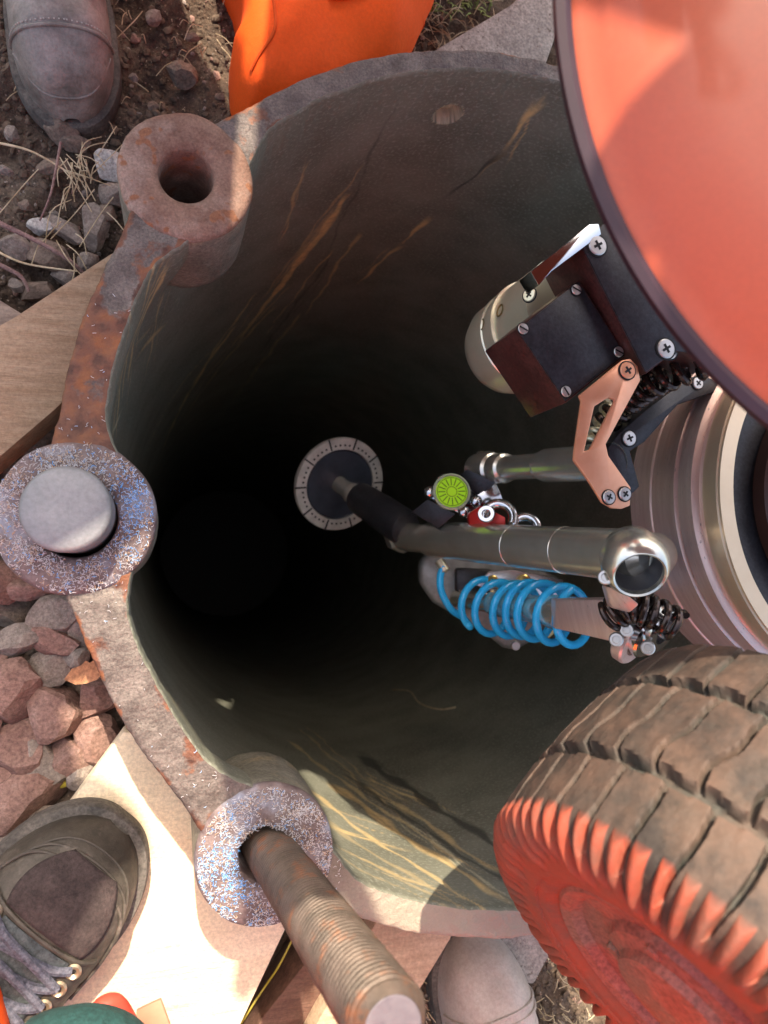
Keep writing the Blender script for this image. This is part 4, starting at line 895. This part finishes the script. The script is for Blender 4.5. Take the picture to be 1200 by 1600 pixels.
hh_ = hp+Vector((.06, -.32, .62)); lathe([(0, -.13), (.05, -.12), (.07, -.06), (.08, 0), (.075, .06), (.05, .1), (0, .115)], hh_, (0, -.4, 1), 32).build('head', mat('skin', (.55, .34, .25), rough=.5), p1)
lathe([(.13, .0), (.132, .004), (.105, .008), (.10, .05), (.08, .09), (.04, .115), (0, .12)], hh_+Vector((0, 0, .04)), (0, -.4, 1), 48).build('hard_hat', mat('hat_white', (.8, .8, .78), rough=.3), p1)
# worker 2: kneeling, orange trousers
kn = P(450, 60, -.12)
p2 = thing('person', (kn.x, kn.y, GZ), 'worker behind the top rim of whom only bright orange trousers show', 'person')
def lump():
    px = [(372, 40), (376, 95), (390, 130), (412, 150), (470, 165), (560, 150), (630, 90), (664, 20), (690, -60), (700, -260), (360, -260), (384, -40)]
    bm = bmesh.new(); zt = -.10; pts = smooth_pts([P(u, v, zt) for u, v in px]+[P(372, 40, zt)], 6)[:-1]; cen = P(520, -20, zt); v = []; f = []; n = len(pts)
    lev = [(1.0, -.10), (1.02, -.05), (1.0, 0), (.96, .018), (.9, .032), (.8, .045), (.68, .054), (.55, .06), (.4, .064), (.25, .066), (.1, .067)]
    for k, z in lev:
        for p in pts:
            q = cen+(p-cen)*k; q.z = zt+z-.02; w_ = .013*math.sin((q.x*30+q.y*14)+2*mn.noise(q*9))*(1-abs(.6-k))*.8+.006*mn.fractal(q*18, 1, 2, 3); q.z += w_; q += (q-cen).normalized()*w_*.6; v.append(q)
    for j in range(len(lev)-1):
        for i in range(n): f.append((j*n+i, j*n+(i+1) % n, (j+1)*n+(i+1) % n, (j+1)*n+i))
    f.append(tuple((len(lev)-1)*n+i for i in range(n)))
    o = make('trousers', v, f, hiviz, p2, sharp=80)
    sm = []
    for (u, v_) in ((425, -10), (430, 20), (428, 50), (405, 85), (392, 110)):
        d = ray(u, v_); best = None
        sm.append(P(u, v_, -.075))
    # stitched seam laid on the cloth
    from mathutils.bvhtree import BVHTree
    bt = BVHTree.FromPolygons([tuple(x) for x in v], f)
    pts2 = []
    for p in smooth_pts(sm, 6):
        d = (p-CAMLOC).normalized(); h = bt.ray_cast(CAMLOC, d)
        if h[0]: pts2.append(h[0]-d*.0006)
    if len(pts2) > 3: tube(pts2, .0016, 6).build('seam', mat('seam_orange', (.7, .08, .005), rough=.8), o)
lump()
# worker 3: photographer, laced hiking boot lower left, orange clothes, teal glove
t3 = P(184, 1316, -.04); b3 = P(-75, 1610, -.04)-t3; zb3 = -.103
p3 = thing('person', (t3.x, t3.y, zb3), 'worker in orange with dark laced boot on the pale board and a teal glove', 'person')
sf, T_, bk_, sd_ = boot(p3, t3, b3, .31, .116, zb3, leather2, sole_m, 'lace', hgt=.062)
# raised toe patch
v = []; f = []; na, nb = 20, 20
for i in range(na+1):
    for k in range(nb+1):
        s = .075+.165*i/na; hw = .55*math.sin(PI*min(1, .12+.88*i/na*.75))**.6+.1; t = PI/2+hw*(k/nb*2-1); v.append(sf(s, t, .0022))
for i in range(na):
    for k in range(nb): f.append((i*(nb+1)+k, i*(nb+1)+k+1, (i+1)*(nb+1)+k+1, (i+1)*(nb+1)+k))
o = make('toe_patch', v, f, mesh_m, p3)
mod = o.modifiers.new('solid', 'SOLIDIFY'); mod.thickness = .002; mod.offset = 0
for s0, rr in ((.07, .0016), (.045, .0014), (.022, .0013)):
    seam(sf, [(.36, .25+s0), (.22, .42), (s0+.06, .75), (s0+.025, PI/2), (s0+.06, 2.4), (.22, 2.72), (.36, 2.9-s0)], rr, leather2, p3)
lace_m = mat('lace_blue_grey', (.055, .06, .085), (.14, .14, .175), rough=.75, scale=300, bump=.6, bscale=700)
eye_m = mat('eyelet_metal', (.45, .36, .25), rough=.35, metal=.8)
for k in range(5):
    s = .27+.048*k
    seam(sf, [(s, 1.05), (s+.02, 1.35), (s+.035, 1.75), (s+.045, 2.1)], .0034, lace_m, p3, 'lace', .0045); seam(sf, [(s+.045, 1.05), (s+.03, 1.4), (s+.015, 1.8), (s, 2.1)], .0034, lace_m, p3, 'lace', .007)
    for t in (1.0, 2.15):
        lathe([(.002, 0), (.0055, 0), (.006, .002), (.0045, .0035), (.002, .002)], sf(s, t, .002), Vector((0, 0, 1)), 16, close=True).build('eyelet', eye_m, p3)
seam(sf, [(.24, .7), (.25, 1.1), (.255, PI/2), (.25, 2.05), (.24, 2.45)], .0022, leather2, p3)
def tongue():
    v = []; f = []
    for i in range(13):
        for k in range(9): s = .26+.34*i/12; t = PI/2+.42*(k/8*2-1); v.append(sf(s, t, .0028+.0006*math.sin(i*2.6)))
    for i in range(12):
        for k in range(8): f.append((i*9+k, i*9+k+1, (i+1)*9+k+1, (i+1)*9+k))
    o = make('boot_tongue', v, f, mat('tongue_dark', (.05, .06, .065), (.09, .10, .105), rough=.85, scale=80, bump=.8, bscale=400), p3); mod = o.modifiers.new('solid', 'SOLIDIFY'); mod.thickness = .0015
tongue()
kneeL = Q(-205, 1660, .50); hipc = Vector((-.05, -.86, .62))
ank = T_+bk_*.24; ank.z = zb3+.11
leg(p3, [(ank, .062), (ank.lerp(kneeL, .5)+Vector((-.02, -.02, 0)), .072), (kneeL, .078), (kneeL.lerp(hipc, .5), .09), (hipc, .11)], 'trouser_leg')
# photographer's upper body (outside the picture, behind the phone)
def body():
    torso = [(hipc+Vector((.06, 0, -.05)), .15), (hipc+Vector((.07, .02, .12)), .17), (hipc+Vector((.07, .06, .32)), .19), (hipc+Vector((.07, .10, .48)), .17), (hipc+Vector((.07, .13, .56)), .08)]
    leg(p3, torso, 'unseen_jacket')
    sh = hipc+Vector((.26, .10, .44)); leg(p3, [(sh, .075), (sh+Vector((.07, .14, -.24)), .06), (sh+Vector((-.08, .40, -.28)), .045)], 'unseen_sleeve')
    sh = hipc+Vector((-.12, .10, .44)); leg(p3, [(sh, .075), (sh+Vector((-.08, .12, -.24)), .06), (Q(90, 1760, .42), .045)], 'unseen_sleeve')
    hipr = hipc+Vector((.14, 0, 0)); f4 = P(820, 1800, GZ+.1); leg(p3, [(hipr, .11), (hipr.lerp(f4, .5)+Vector((.05, .05, 0)), .08), (f4, .065)], 'trouser_leg')
    hd_ = hipc+Vector((.07, .2, .72)); lathe([(0, -.13), (.05, -.12), (.07, -.06), (.08, 0), (.075, .06), (.05, .1), (0, .115)], hd_, (0, .1, 1), 32).build('head', mat('skin', (.55, .34, .25), rough=.5), p3)
    lathe([(.13, .0), (.132, .004), (.105, .008), (.10, .05), (.08, .09), (.04, .115), (0, .12)], hd_+Vector((0, 0, .05)), (0, .1, 1), 48).build('hard_hat', mat('hat_white', (.8, .8, .78), rough=.3), p3)
body()
def glove():
    teal = mat('glove_teal', (.012, .055, .052), (.02, .08, .075), rough=.8, scale=120, bump=.6, bscale=400)
    palm = Q(120, 1690, .43)
    mb = MB(); tube(smooth_pts([Q(60, 1800, .43), Q(100, 1735, .43), Q(135, 1670, .43), Q(165, 1585, .435)], 6), [.044]*4+[.046]*6+[.044]*5+[.036, .028, .018, .006], 28, mb)
    mb.build('glove', teal, p3, sharp=80)
    mb = MB()
    for (a, b_, c_) in (((75, 1700), (60, 1680), (80, 1670)), ((115, 1690), (120, 1660), (140, 1650)), ((165, 1690), (175, 1655), (190, 1650)), ((205, 1700), (222, 1670), (220, 1660))):
        pts = smooth_pts([Q(*a, .43), Q(*b_, .415), Q(*c_, .425), Q(c_[0]+8, c_[1]+45, .45)], 5); tube(pts, [.0125]*(len(pts)-2)+[.010, .005], 16, mb)
    mb.build('glove_fingers', teal, p3, sharp=80)
glove()
o = make('folded_tag', *(lambda m: (m.v, m.f))(prism([Q(212, 1580, .50), Q(250, 1562, .50), Q(275, 1630, .49), Q(225, 1660, .49)], RC @ Vector((0, 0, -.003)), .0006)), mat('tag_card', (.38, .17, .11), (.45, .22, .14), rough=.7, scale=30)); tag(o, 'brown card corner sticking up beside the teal glove at the bottom edge', 'card')
o = tube(smooth_pts([Q(145, 1600, .47), Q(160, 1576, .47), Q(180, 1572, .475), Q(198, 1600, .48)], 6), .007, 16).build('red_handle', mat('handle_red', (.5, .05, .03), (.58, .08, .05), rough=.5, scale=30)); tag(o, 'dull red handle held behind the teal glove at the bottom edge', 'handle')
# unseen body for the orange-trousered worker, placed to block sun from the pipe
leg(p2, [(Vector((.17, .58, -.14)), .09), (Vector((.16, .80, -.02)), .11), (Vector((.24, 1.10, .35)), .11), (Vector((.26, 1.20, .58)), .13)], 'trouser_leg')
leg(p2, [(Vector((.42, 1.16, GZ+.03)), .07), (Vector((.42, 1.14, .15)), .08), (Vector((.36, 1.18, .60)), .12)], 'trouser_leg')
leg(p2, [(Vector((.29, 1.19, .53)), .22), (Vector((.28, 1.04, .70)), .26), (Vector((.27, .86, .85)), .27), (Vector((.26, .76, .93)), .22), (Vector((.25, .70, .95)), .13)], 'unseen_jacket', jk)
for sx in (-1, 1): leg(p2, [(Vector((.27+sx*.22, .76, .90)), .08), (Vector((.27+sx*.29, .72, .74)), .06), (Vector((.27+sx*.17, .66, .68)), .045)], 'unseen_sleeve', jk)
h5 = Vector((.26, .67, .95)); lathe([(0, -.12), (.05, -.11), (.07, -.06), (.08, 0), (.075, .06), (.05, .1), (0, .115)], h5, (0, -.7, 1), 32).build('head', MATS['skin'], p2)
lathe([(.13, .0), (.132, .004), (.105, .008), (.10, .05), (.08, .09), (.04, .115), (0, .12)], h5+Vector((0, -.01, .03)), (0, -.7, 1), 48).build('hard_hat', MATS['hat_white'], p2)
# worker 4: pale boot bottom centre
t4 = P(762, 1488, -.12); b4 = P(808, 1720, -.12)-t4
p4 = thing('person', (t4.x, t4.y, GZ), 'worker below the rim of whom only a pale sunlit leather boot toe shows', 'person')
sf, T_, bk_, sd_ = boot(p4, t4, b4, .28, .094, GZ, leather3, sole_m, 'plain', hgt=.078)
seam(sf, [(.25, .12), (.225, .5), (.215, 1.0), (.21, PI/2), (.215, 2.1), (.225, 2.6), (.25, 3.02)], .0018, leather3, p4)
seam(sf, [(.28, .12), (.255, .5), (.245, 1.0), (.24, PI/2), (.245, 2.1), (.255, 2.6), (.28, 3.02)], .0015, leather3, p4)
for m in bpy.data.materials:
    if '_h' in m: del m['_h']
